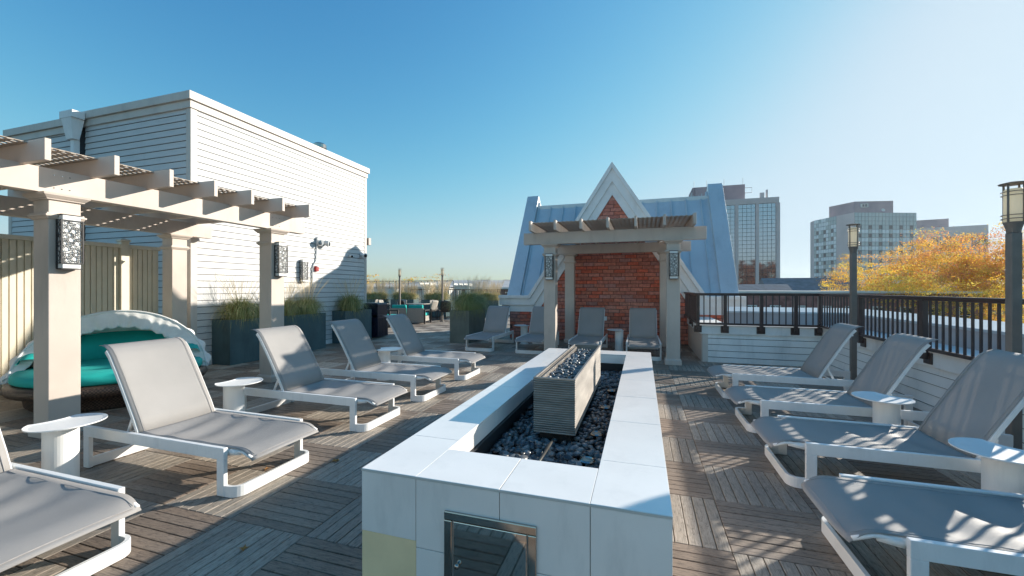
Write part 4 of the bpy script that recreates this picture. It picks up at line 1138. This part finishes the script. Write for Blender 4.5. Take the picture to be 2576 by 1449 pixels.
# ------------------------------------------------------------------ fallen leaves
def leaf_obj(loc, rz, s_, label):
    m = MB(); n = 11; r_ = random.Random(int(rz*10)); P = [(0, 0, .004)]
    for k in range(n):
        a = 2*math.pi*k/n; rr = (1 if k % 2 else .5)*r_.uniform(.75, 1.1); P.append((rr*math.cos(a), rr*math.sin(a), r_.uniform(.05, .40)))
    m.add(P, [(0, 1+k, 1+(k+1) % n) for k in range(n)]); m.tube([(0, 0, .02), (-.9, .2, .1), (-1.5, .3, .1)], .03, 4)
    o = m.build('fallen_leaf', 'leaf_dry', solid=.0); o.location = (loc[0], loc[1], .003); o.rotation_euler = (0, 0, rz); o.scale = (s_, s_, s_*.8); tag(o, label, 'leaf', 'fallen autumn leaves')
p = at(613, 1382, 1.5*F/(1382-726)); leaf_obj(p, .4, .032, 'curled orange leaf on the shaded deck left of the fire pit')
p = at(846, 1161, 1.5*F/(1161-726)); leaf_obj(p, 1.2, .050, 'flat brown leaf on the deck near the fire pit corner')
p = at(672, 1180, 1.5*F/(1180-726)); leaf_obj(p, 2.2, .030, 'yellow leaf beside the foot runner of the second left lounger')
p = at(155, 1344, 1.5*F/(1344-726)); leaf_obj(p, 3.1, .018, 'tiny yellow leaf under the nearest left lounger')

# ------------------------------------------------------------------ towers
def panes(root, x0, x1, z0, z1, nx, nz, y, pick, cap=300, tr=None, gap=.10, lab='pane'):
    """grid of panes facing -Y in local space; returns nothing"""
    cache = {}
    rest_ = {}
    n = 0
    pw, ph = (x1-x0)/nx, (z1-z0)/nz
    for j in range(nz-1, -1, -1):
        for i in range(nx):
            mt = pick(i, j)
            cx, cz = x0+(i+.5)*pw, z0+(j+.5)*ph
            if n < cap:
                if mt not in cache:
                    q = MB(); q.box(-pw/2+gap, pw/2-gap, -.05, .05, -ph/2+gap, ph/2-gap); o = q.build(lab, mt, root); cache[mt] = o.data
                else:
                    o = bpy.data.objects.new(lab, cache[mt]); sc.collection.objects.link(o); o.parent = root
                o.location = (cx, y, cz)
            else:
                rest_.setdefault(mt, MB()).box(cx-pw/2+gap, cx+pw/2-gap, y-.05, y+.05, cz-ph/2+gap, cz+ph/2-gap)
            n += 1
    for mt, q in rest_.items(): q.build(lab+'s', mt, root, kind='stuff')
    return n
# tower 1: mirror glass bays between concrete piers, facing the deck
T1Y = 172.0; tA = T1Y/1.149
def ux(u, y): xc = (u-1288)/F; return (xc*cth-sth)/(xc*sth+cth)*y
def vz(u, v, y): xc = (u-1288)/F; return CH+(V0-v)/F*y/(xc*sth+cth)
t1 = empty('office_tower', (0, T1Y, 0)); tag(t1, 'tan concrete office tower with tall bays of dark mirror glass', 'building')
xr = ux(1959.2, T1Y); xl = ux(1735, T1Y); ztop = vz(1900, 498.9, T1Y); zg = vz(1900, 513, T1Y)
m = MB(); m.box(xl, xr, .2, 28, -15, ztop-.6); m.build('core', 'tower_grid', t1)
bays = [(1790, 1848.8), (1856.9, 1900.7), (1908.4, 1952.2)]
edges = [ux(a, T1Y) for ab in bays for a in ab]
piers = [(xl, edges[0]), (edges[1], edges[2]), (edges[3], edges[4]), (edges[5], xr)]
for a, b_ in piers:
    m = MB(); m.box(a, b_, -.5, .19, -15, zg); m.build('pier', 'concrete', t1)
m = MB(); m.box(xl, xr, -.5, 28.5, zg+.01, ztop); m.build('cornice', 'concrete', t1)
m = MB(); m.box(xr-.01, xr+.3, -.49, 28.4, -15, zg); m.build('side_wall', 'concrete', t1)
for bi, (a, b_) in enumerate(((edges[0], edges[1]), (edges[2], edges[3]), (edges[4], edges[5]))):
    nx = round((b_-a)/1.47); cap = (0, 150, 150)[bi]
    panes(t1, a, b_, -15.0, zg, nx, 32, .1, lambda i, j: 'mirror_glass', cap=cap, gap=.055)
px0, px1, pzt = ux(1742, T1Y+8), ux(1874, T1Y+8), vz(1850, 465, T1Y+8)
m = MB(); m.box(px0, px1, 8, 22, ztop+.02, pzt); m.build('penthouse', 'penthouse', t1)
m = MB(); m.box(px0+1, px0+9, 5, 7.9, ztop+.02, pzt-.8); m.build('penthouse', 'penthouse', t1)
for k in range(4):
    m = MB(); m.tube([(px0-1-1.1*k, 6, ztop), (px0-1-1.1*k, 6, ztop+3.2)], .42, 10); m.build('flue', 'concrete', t1)
ran = random.Random(8)
for k in range(22):
    x = ran.uniform(xl, px0+3); h_ = ran.uniform(.8, 4.2); m = MB(); m.tube([(x, 3, ztop), (x, 3, ztop+h_)], ran.choice((.08, .12, .22)), 5); m.build('antenna', 'grey_plastic', t1)
for x in (px0+.8, px0+5.5, px0+11.8, px1-.3):
    m = MB(); m.tube([(x, 10, pzt), (x, 10, pzt+3.0)], .08, 5); m.build('antenna', 'grey_plastic', t1)
m = MB(); m.tube([(px1, 9, pzt-3.2), (px1+2.6, 9, pzt-3.2), (px1+2.6, 9, pzt-1.2), (px1, 9, pzt-1.2)], .12, 5); m.build('antenna_frame', 'grey_plastic', t1)
m = MB(); m.box(xr-5.2, xr-3.9, 3, 4, ztop, ztop+2.6); m.box(xr-3.2, xr-2.7, 3, 4, ztop, ztop+3.6); m.build('vent_stack', 'concrete', t1)
m = MB(); m.box(xl, px0+2, 2, 12, ztop, ztop+1.6); m.build('parapet_screen', 'penthouse', t1)

# tower 2: grid facades, folded plan
def facade(root, pA, pB, zA, zB, z0, nx, nz, pick, cap, pier=False):
    pA, pB = Vector((pA[0], pA[1], 0)), Vector((pB[0], pB[1], 0)); d = pB-pA; L = d.length; a = math.atan2(d.y, d.x)
    f_ = empty('facade', (pA.x, pA.y, 0), a); f_.parent = root
    m = MB(); m.box(0, L, .06, 6, z0, zA); m.build('facade_core', 'tower_grid', f_)
    panes(f_, 0, L, z0, zA, nx, nz, 0, pick, cap=cap, gap=.16)
    return f_
t2 = empty('hotel_tower', (0, 0, 0)); tag(t2, 'folded apartment tower with checkered green grey glass panels', 'building')
D2 = 215
def gz(u, t): p = at(u, 726, t); return (p.x, p.y)
zz = lambda v, t: CH+(V0-v)/F*t
zu = lambda x: 1635.2+x*.36524
zv = lambda y: 377.3+y*.36524
A_, B2, C_, D_, E_ = gz(zu(1104), 236), gz(zu(1130), 230), gz(zu(1283), 215.4), gz(zu(1408), 205), gz(zu(1835), 206)
ztA = zz(zv(430), 205)
def flat_quad(name, p, q, z0, z1, mt, depth=8):
    d = Vector((q[0]-p[0], q[1]-p[1], 0)); L = d.length; a = math.atan2(d.y, d.x)
    m = MB(); m.box(0, L, 0, depth, z0, z1); o = m.build(name, mt, t2); o.location = (p[0], p[1], 0); o.rotation_euler = (0, 0, a); return o
rr2 = random.Random(4)
def pickA(i, j):
    if j > 23: return 'pane_light' if rr2.random() < .3 else 'pane_mid'
    if i % 3 == 1 and j % 2 == 0: return 'pane_dark'
    return 'pane_light' if (i % 3 == 2 or j % 2) and rr2.random() < .75 else 'pane_mid'
def pickB(i, j):
    if j > 22: return 'pane_mid'
    if i % 3 == 1 and j % 2 == 0: return 'pane_dark'
    if i % 3 != 1 and j % 2 == 1: return 'pane_light'
    return 'pane_mid'
flat_quad('end_pier', A_, B2, -15, ztA, 'concrete', 3)
def facade2(p, q, nx, nz, pick, cap):
    d = Vector((q[0]-p[0], q[1]-p[1], 0)); L = d.length; a = math.atan2(d.y, d.x)
    flat_quad('facade', p, q, -15, ztA, 'tower_grid2', 12)
    R_ = Matrix.Rotation(a, 4, 'Z'); cache = {}; rest_ = {}; n = 0; pw, ph = L/nx, (ztA+15)/nz; gap = .13
    for j in range(nz-1, -1, -1):
        for i in range(nx):
            mt = pick(i, j); c = Vector((p[0], p[1], 0))+R_ @ Vector(((i+.5)*pw, -.08, -15+(j+.5)*ph))
            if n < cap:
                if mt not in cache:
                    m = MB(); m.box(-pw/2+gap, pw/2-gap, -.06, .06, -ph/2+gap, ph/2-gap); o = m.build('pane', mt, t2); cache[mt] = o.data
                else: o = bpy.data.objects.new('pane', cache[mt]); sc.collection.objects.link(o); o.parent = t2
                o.location = c; o.rotation_euler = (0, 0, a)
            else:
                m = rest_.setdefault(mt, MB()); q0 = len(m.v); m.box(-pw/2+gap, pw/2-gap, -.06, .06, -ph/2+gap, ph/2-gap)
                m.v[q0:] = [tuple(c+R_ @ Vector(v)) for v in m.v[q0:]]
            n += 1
    for mt, m in rest_.items(): m.build('panes', mt, t2, kind='stuff')
facade2(B2, C_, 9, 26, pickA, 126)
flat_quad('pier', C_, D_, -15, ztA+.05, 'concrete', .4)
facade2(D_, E_, 18, 26, pickB, 174)
ph0, ph1, ph2 = gz(zu(1233), 232), gz(zu(1408), 218), gz(zu(1675), 216)
zpt = zz(zv(350), 216)
flat_quad('penthouse', ph0, ph1, ztA, zpt, 'penthouse', 1); flat_quad('penthouse', ph1, ph2, ztA, zpt+.03, 'penthouse', 14)
m = MB(); wq = gz(zu(1477), 215); m.box(wq[0]-1.6, wq[0]+1.6, wq[1]-.2, wq[1]+.3, zz(zv(395), 215), zz(zv(370), 215)); m.build('window', 'far_white', t2)
m = MB(); m.box(wq[0]-1.0, wq[0]-.15, wq[1]-.3, wq[1]-.21, zz(zv(391), 215), zz(zv(374), 215)); m.box(wq[0]+.15, wq[0]+1.0, wq[1]-.3, wq[1]-.21, zz(zv(391), 215), zz(zv(374), 215)); m.build('window_pane', 'pane_dark', t2)
dq = gz(zu(1603), 204); m = MB(); m.lathe([(.1, 0), (.7, .35), (.8, .5)], 14); o = m.build('satellite_dish', 'far_white', t2); o.location = (dq[0], dq[1], ztA+.8); o.rotation_euler = (R(70), 0, 0)
# tower 3: lower block to the right
t3 = empty('office_block', (0, 0, 0)); tag(t3, 'lower pale office block partly hidden by the autumn trees', 'building')
p, q = gz(zu(1837), 240), gz(zu(2331), 225); d = Vector((q[0]-p[0], q[1]-p[1], 0)); L3 = d.length; a3 = math.atan2(d.y, d.x); z3 = zz(zv(527), 232)
t3.location = (p[0], p[1], 0); t3.rotation_euler = (0, 0, a3)
m = MB(); m.box(0, L3, 0, 20, -15, z3); m.build('wall', 'concrete', t3)
m = MB(); m.box(1, L3*.50, 4, 15, z3+.02, z3+5.2); m.build('penthouse', 'penthouse', t3)
for k, (f0, f1) in enumerate(((.0, .10), (.13, .31), (.34, .50), (.53, .75), (.785, .965))):
    w_ = (f1-f0)*L3; nn = max(2, round(w_/3.8)); ptop = z3-5.5; nr = 6
    q_ = MB(); q_.box(f0*L3, f1*L3, -.15, -.02, ptop-nr*3.6, ptop); bay = q_.build('window_bay', 'tower_grid', t3)
    for i in range(nn):
        for j in range(nr):
            m = MB(); m.box(f0*L3+w_*i/nn+.15, f0*L3+w_*(i+1)/nn-.15, -.25, -.151, ptop-(j+1)*3.6+.15, ptop-j*3.6-.15); m.build('pane', 'pane_dark' if (i+j) % 2 else 'pane_mid', bay)

# ------------------------------------------------------------------ houses beyond the railing
def house(name, cx, y, wd, dp_, ze, zr, label, wallm='brick_far', roofm='roof_far', hip=True, wins=0, rot=0, cat='house', winz=None):
    o = empty(name, (cx, y, 0), rot); tag(o, label, cat)
    m = MB(); m.box(-wd/2, wd/2, 0, dp_, -15, ze-.001); m.build('wall', wallm, o)
    e = .35; h = min(wd, dp_)/2 if hip else 0
    if zr-ze < .4:
        m = MB(); m.box(-wd/2-.15, wd/2+.15, -.15, dp_+.15, ze, zr); m.build('roof', roofm, o)
    else:
        m = MB(); rx = wd/2-h*.8 if hip else wd/2+e
        vs = [(-wd/2-e, -e, ze), (wd/2+e, -e, ze), (wd/2+e, dp_+e, ze), (-wd/2-e, dp_+e, ze), (-rx, dp_/2, zr), (rx, dp_/2, zr)]
        m.add(vs, [(0, 1, 5, 4), (2, 3, 4, 5), (1, 2, 5), (3, 0, 4), (3, 2, 1, 0)]); m.build('roof', roofm, o)
        m = MB(); m.box(-wd/2-e-.03, wd/2+e+.03, -e-.06, -e-.01, ze-.18, ze+.05); m.build('gutter', 'far_white', o)
    for k in range(wins):
        x = -wd/2+wd*(k+.5)/wins; z0 = (winz if winz is not None else ze-1.9)
        m = MB()
        for (a, b_, c, d_) in ((-.48, .48, 1.28, 1.4), (-.48, .48, 0, .1), (-.48, -.38, .101, 1.279), (.38, .48, .101, 1.279), (-.379, .379, .64, .70), (-.03, .03, .101, .639), (-.03, .03, .701, 1.279)): m.box(x+a, x+b_, -.06, .02, z0+c, z0+d_)
        f_ = m.build('window', 'far_white', o); m = MB(); m.box(x-.379, x+.379, -.01, .01, z0+.1, z0+1.28); m.build('pane', 'window_glass', f_)
    return o
def px_(u, v, t): return at(u, v, t)
# right: brick row house behind the railing
p = at(2030, 735, 40)
house('row_house', p.x+1.5, p.y, 23, 10, 1.05, 1.25, 'brick row house with white sash windows behind the right railing', 'brick_far', 'far_white', wins=11, winz=-1.55)
p = at(1890, 735, 62); house('row_house', p.x, p.y, 11, 8, .6, 2.2, 'small dark roofed house before the mirror glass tower', 'tower_brick', 'roof_dark', hip=False, wins=3)
p = at(2080, 720, 75); house('row_house', p.x-2, p.y, 14, 10, .6, 3.6, 'house with a dark pitched roof left of the autumn trees', 'tower_brick', 'roof_dark', hip=False, wins=3)
# left: roofs seen past the far railing
def L6(x, y, t): return at(911.9+x*.14648, 660.4+y*.14648, t)
p = L6(1415, 375, 55); house('row_house', p.x, p.y, 10, 8, zz(715.5, 55), zz(704.5, 58), 'house with a grey hip roof between the far lamp post and the white pergola', 'brick_far', 'roof_far', wins=4)
p = L6(1900, 400, 60); house('row_house', p.x, p.y, 8, 9, zz(717, 60), zz(704, 64), 'house with a dark slate hip roof behind the big grass', 'brick_far', 'roof_dark', wins=3)
p = L6(2330, 420, 48); house('row_house', p.x, p.y, 15, 12, zz(724, 48), zz(705, 54), 'long grey roofed building right of the dark slate roof', 'tower_brick', 'roof_far', hip=False, wins=6)
p = L6(400, 440, 50); house('row_house', p.x, p.y, 17, 10, zz(722, 50), zz(713.5, 55), 'low grey roofed house at the left behind the golden grasses', 'far_white', 'roof_far', wins=5)
p = L6(850, 440, 62); house('row_house', p.x, p.y, 22, 10, zz(719, 62), zz(711, 67), 'low wide house behind the second far planter', 'brick_far', 'roof_dark', wins=8)
p = L6(1250, 440, 72); house('row_house', p.x, p.y, 22, 10, zz(716, 72), zz(709, 77), 'distant brick house behind the far lamp posts', 'brick_far', 'roof_dark', wins=8)
def far_pergola(x0, x1, yt_, yb, t, label, dp_=2.4):
    a, b_ = L6(x0, yt_, t), L6(x1, yt_, t); wd = (b_-a).length; zt_ = a.z; ang = math.atan2(b_.y-a.y, b_.x-a.x)
    zb_ = -1.6
    o = empty('pergola', (a.x, a.y, 0), ang); tag(o, label, 'pergola')
    for x in (.3, wd-.3):
        for y in (0, dp_):
            m = MB(); m.box(x-.12, x+.12, y-.12, y+.12, zb_, zt_-.6); m.build('column', 'far_white', o)
    for y in (0, dp_):
        m = MB(); m.box(0, wd, y-.08, y+.08, zt_-.599, zt_-.25); m.build('beam', 'far_white', o)
    n = int(wd/.45)
    for k in range(n+1):
        x = wd*k/n; m = MB(); m.box(x-.05, x+.05, -.5, dp_+.5, zt_-.249, zt_); m.build('rafter', 'far_white', o)
    m = MB(); m.box(-.3, wd+.3, -.6, dp_+.8, zb_-.6, zb_); m.build('platform', 'roof_far', o)
far_pergola(1575, 1835, 358, 530, 42, 'white pergola on a neighbouring roof before the dark slate roof')
far_pergola(1000, 1170, 348, 530, 44, 'white pergola on a neighbouring roof between the far lamp posts')
wl = MB(); a = L6(180, 452, 40); b_ = L6(670, 452, 40); wl.box(a.x, b_.x, a.y, a.y+.4, -1.5, a.z); tag(wl.build('parapet_wall', 'far_white'), 'long white wall behind the left golden grasses', 'wall')
# thin guard rail on the roof beyond
gr = empty('railing', (0, 0, 0)); tag(gr, 'thin dark guard rail high on the roof beyond the far planters', 'railing')
a = L6(20, 322, 46); b_ = L6(1560, 314, 46); m = MB(); m.tube([a, b_], .05, 6); m.build('top_rail', 'dark_rail', gr)
for k in range(15):
    p = a.lerp(b_, k/14); m = MB(); m.tube([(p.x, p.y, p.z-2.6), p], .035, 5); m.build('post', 'dark_rail', gr)

# ------------------------------------------------------------------ trees
def tree_mesh(seed, H_, crad, nleaf, palette, ls=.42, flat=.62, trunk_h=.34, open_=.15, low=None):
    r_ = random.Random(seed); w_ = MB(); L = MB()
    w_.tube([(0, 0, 0), (.1, .1, H_*trunk_h*.5), (0, .2, H_*trunk_h)], [H_*.022, H_*.017, H_*.014], 8)
    tips = []
    def branch(p, d, ln, rad, lev):
        n = 4; pts = [p]; q = p.copy(); dd = d.copy()
        for i in range(n):
            dd = (dd+Vector((r_.gauss(0, .16), r_.gauss(0, .16), r_.gauss(.02, .12)))).normalized(); q = q+dd*ln/n; pts.append(q.copy())
        w_.tube(pts, [rad*(1-.6*i/n) for i in range(n+1)], 5 if lev < 2 else 4, cap=False)
        if lev >= 1: tips.extend(pts[2:])
        if lev < 3:
            for k in range(3 if lev else 4):
                b0 = pts[r_.randint(2, n)]; nd = (dd+Vector((r_.gauss(0, .65), r_.gauss(0, .65), r_.gauss(.12, .35)))).normalized()
                branch(b0, nd, ln*r_.uniform(.5, .72), rad*.5, lev+1)
    for k in range(8):
        a = 6.283*k/8+r_.uniform(-.3, .3); el = r_.uniform(.35, 1.15)
        branch(Vector((0, .2, H_*trunk_h*r_.uniform(.8, 1.0))), Vector((math.cos(a)*math.cos(el), math.sin(a)*math.cos(el), math.sin(el))), crad*r_.uniform(.55, .72), H_*.009, 0)
    # scale tips into an even dome
    cz = H_*trunk_h; ctop = H_-cz
    clumps = []
    for p in tips:
        e = math.sqrt((p.x/crad)**2+(p.y/crad)**2+((p.z-cz)/ctop)**2)
        if e < 1.06: clumps.append(p)
    for _ in range(int(len(clumps)*.5)):
        a = r_.uniform(0, 6.283); ph = r_.uniform(-.12, 1)**1; rr = r_.uniform(.72, .98); z = ph*rr
        h_ = math.sqrt(max(0, 1-ph*ph))*rr; clumps.append(Vector((crad*h_*math.cos(a), crad*h_*math.sin(a), cz+ctop*z*.98)))
    clumps = [c for c in clumps if r_.random() > open_]
    per = max(1, nleaf//len(clumps))
    for c in clumps:
        hv0 = (c.z-cz)/ctop; base = r_.choice(palette if not low or r_.random() < hv0*1.15-.2 else low); cs = crad*r_.uniform(.045, .10); hv = (c.z-cz)/ctop
        for _ in range(per):
            p = c+Vector((r_.gauss(0, cs), r_.gauss(0, cs), r_.gauss(0, cs*.38)))
            v = r_.uniform(.85, 1.12); L.t = (base[0]*v, base[1]*v*r_.uniform(.9, 1.1), base[2]*v)
            n = Vector((r_.gauss(0, 1), r_.gauss(0, 1), r_.gauss(.6, 1))).normalized(); u_ = n.orthogonal().normalized(); vv = n.cross(u_); s_ = ls*r_.uniform(.5, 1.15)
            a = r_.uniform(0, 6.28); x = (u_*math.cos(a)+vv*math.sin(a))*s_*.5; y = (vv*math.cos(a)-u_*math.sin(a))*s_*.32
            L.add([p-x, p-y*.9, p+x, p+y], [(0, 1, 2, 3)])
    return w_, L
GOLD = [(.97, .68, .08), (.95, .56, .07), (.92, .47, .07), (.85, .62, .12), (.98, .76, .13), (.65, .50, .10)]
RUST = [(.85, .42, .13), (.80, .34, .12), (.90, .50, .12), (.70, .32, .15), (.92, .58, .13), (.95, .64, .12)]
RED = [(.36, .09, .03), (.42, .12, .035), (.30, .08, .03), (.40, .15, .04)]
def plant_tree(x, y, H_, crad, pal, seed, label, grp='autumn trees', n=26000, ls=.30, base=-15, **kw):
    w_, L = tree_mesh(seed, H_, crad, n, pal, ls=ls, **kw)
    o = empty('autumn_tree', (x, y, base)); tag(o, label, 'tree', grp)
    w_.build('trunk', 'bark', o, smooth=True); L.build('crown', 'autumn_leaf', o)
    return o
def pt(u, t): p = at(u, 726, t); return p.x, p.y
x, y = pt(2385, 45); tA_ = plant_tree(x, y, zz(574, 45)+15.5, 9.6, RUST, 1, 'largest rust and gold autumn tree, its broad crown before the low office block', n=230000, ls=.165, low=GOLD, trunk_h=.42)
x, y = pt(2150, 52); plant_tree(x, y, zz(630, 52)+15.5, 4.8, GOLD, 2, 'small yellow autumn tree left of the lamp post, before the checkered tower', n=90000, ls=.15)
x, y = pt(2275, 38); plant_tree(x, y, zz(655, 38)+15.3, 5.0, GOLD, 3, 'yellow tree low before the biggest autumn tree', n=90000, ls=.15)
x, y = pt(2590, 37); plant_tree(x, y, zz(575, 37)+15.5, 5.2, RUST+GOLD, 4, 'thin orange autumn tree at the right edge behind the near lamp post', n=40000, ls=.16, open_=.45)
x, y = pt(2480, 33); plant_tree(x, y, zz(660, 33)+15.3, 5.2, GOLD, 5, 'golden tree low behind the railing beside the near lamp post', n=70000, ls=.14)
# rust red trees east of the deck, seen as reflections in the mirror glass
rt = plant_tree(59, 60, 35.0, 8.5, RED, 6, 'rust red trees outside the view, mirrored in the office tower glass', 'rust red trees mirrored in the tower', n=30000, ls=.8, open_=0)
rk = children(rt)
for (x, y, s_, r0) in ((67, 56, 1.02, 1), (75, 60, .98, 2), (84, 54, 1.03, 3), (92, 58, .97, 4.1), (101, 56, 1.0, 5)):
    o = copy_tree(rt, None, rk); o.location = (x, y, -15); o.rotation_euler = (0, 0, r0); o.scale = (s_,)*3
# far tree belt (reads as one mass)
m = MB(); r_ = random.Random(77)
for i in range(60000):
    a = R(r_.uniform(-62, 42)); d = r_.uniform(300, 620); h_ = r_.uniform(0, 1)
    hh = -15+15.5*(.75+.18*math.sin(a*40)+.12*math.sin(a*97+1))*(1-(1-h_)**2); x, y = d*math.sin(a), d*math.cos(a)
    if -4 < math.degrees(a) < 14 and False: continue
    v = r_.uniform(.6, 1.1); c = r_.choice(((.30, .20, .11), (.34, .19, .09), (.24, .18, .12), (.38, .26, .10))); m.t = (c[0]*v, c[1]*v, c[2]*v)
    s_ = r_.uniform(.8, 2.0); m.add([(x-s_, y, hh-s_*.5), (x+s_, y+s_*.4, hh-s_*.4), (x+s_*.8, y, hh+s_*.8), (x-s_*.7, y, hh+s_)], [(0, 1, 2, 3)])
tag(m.build('tree_belt', 'autumn_leaf'), 'distant belt of bare and orange trees along the horizon', 'trees', kind='stuff')
for (x_, y_, tt, cr, sd, lb) in ((120, 262, 70, 4.2, 11, 'orange tree top above the guard rail beside the white building'), (820, 272, 80, 4.0, 12, 'small orange tree top right of the left far lamp post'), (1260, 235, 85, 7.0, 13, 'bare orange tree left of the right far lamp post')):
    p = L6(x_, y_, tt); plant_tree(p.x, p.y, p.z+16.3, cr, GOLD+RUST, sd, lb, 'orange trees beyond the neighbouring roofs', n=16000, ls=.3)

# ------------------------------------------------------------------ air
hz = bpy.data.materials.new('haze'); hz.use_nodes = True; n = hz.node_tree.nodes; n.remove(n['Principled BSDF'])
pvn = n.new('ShaderNodeVolumePrincipled'); pvn.inputs['Color'].default_value = (.90, .95, 1, 1); pvn.inputs['Density'].default_value = .00013; pvn.inputs['Anisotropy'].default_value = .55
hz.node_tree.links.new(pvn.outputs[0], n['Material Output'].inputs['Volume'])
m = MB(); m.box(-900, 900, -60, 1500, -16, 60); o = m.build('haze', hz); tag(o, 'thin pale haze in the air', kind='stuff')
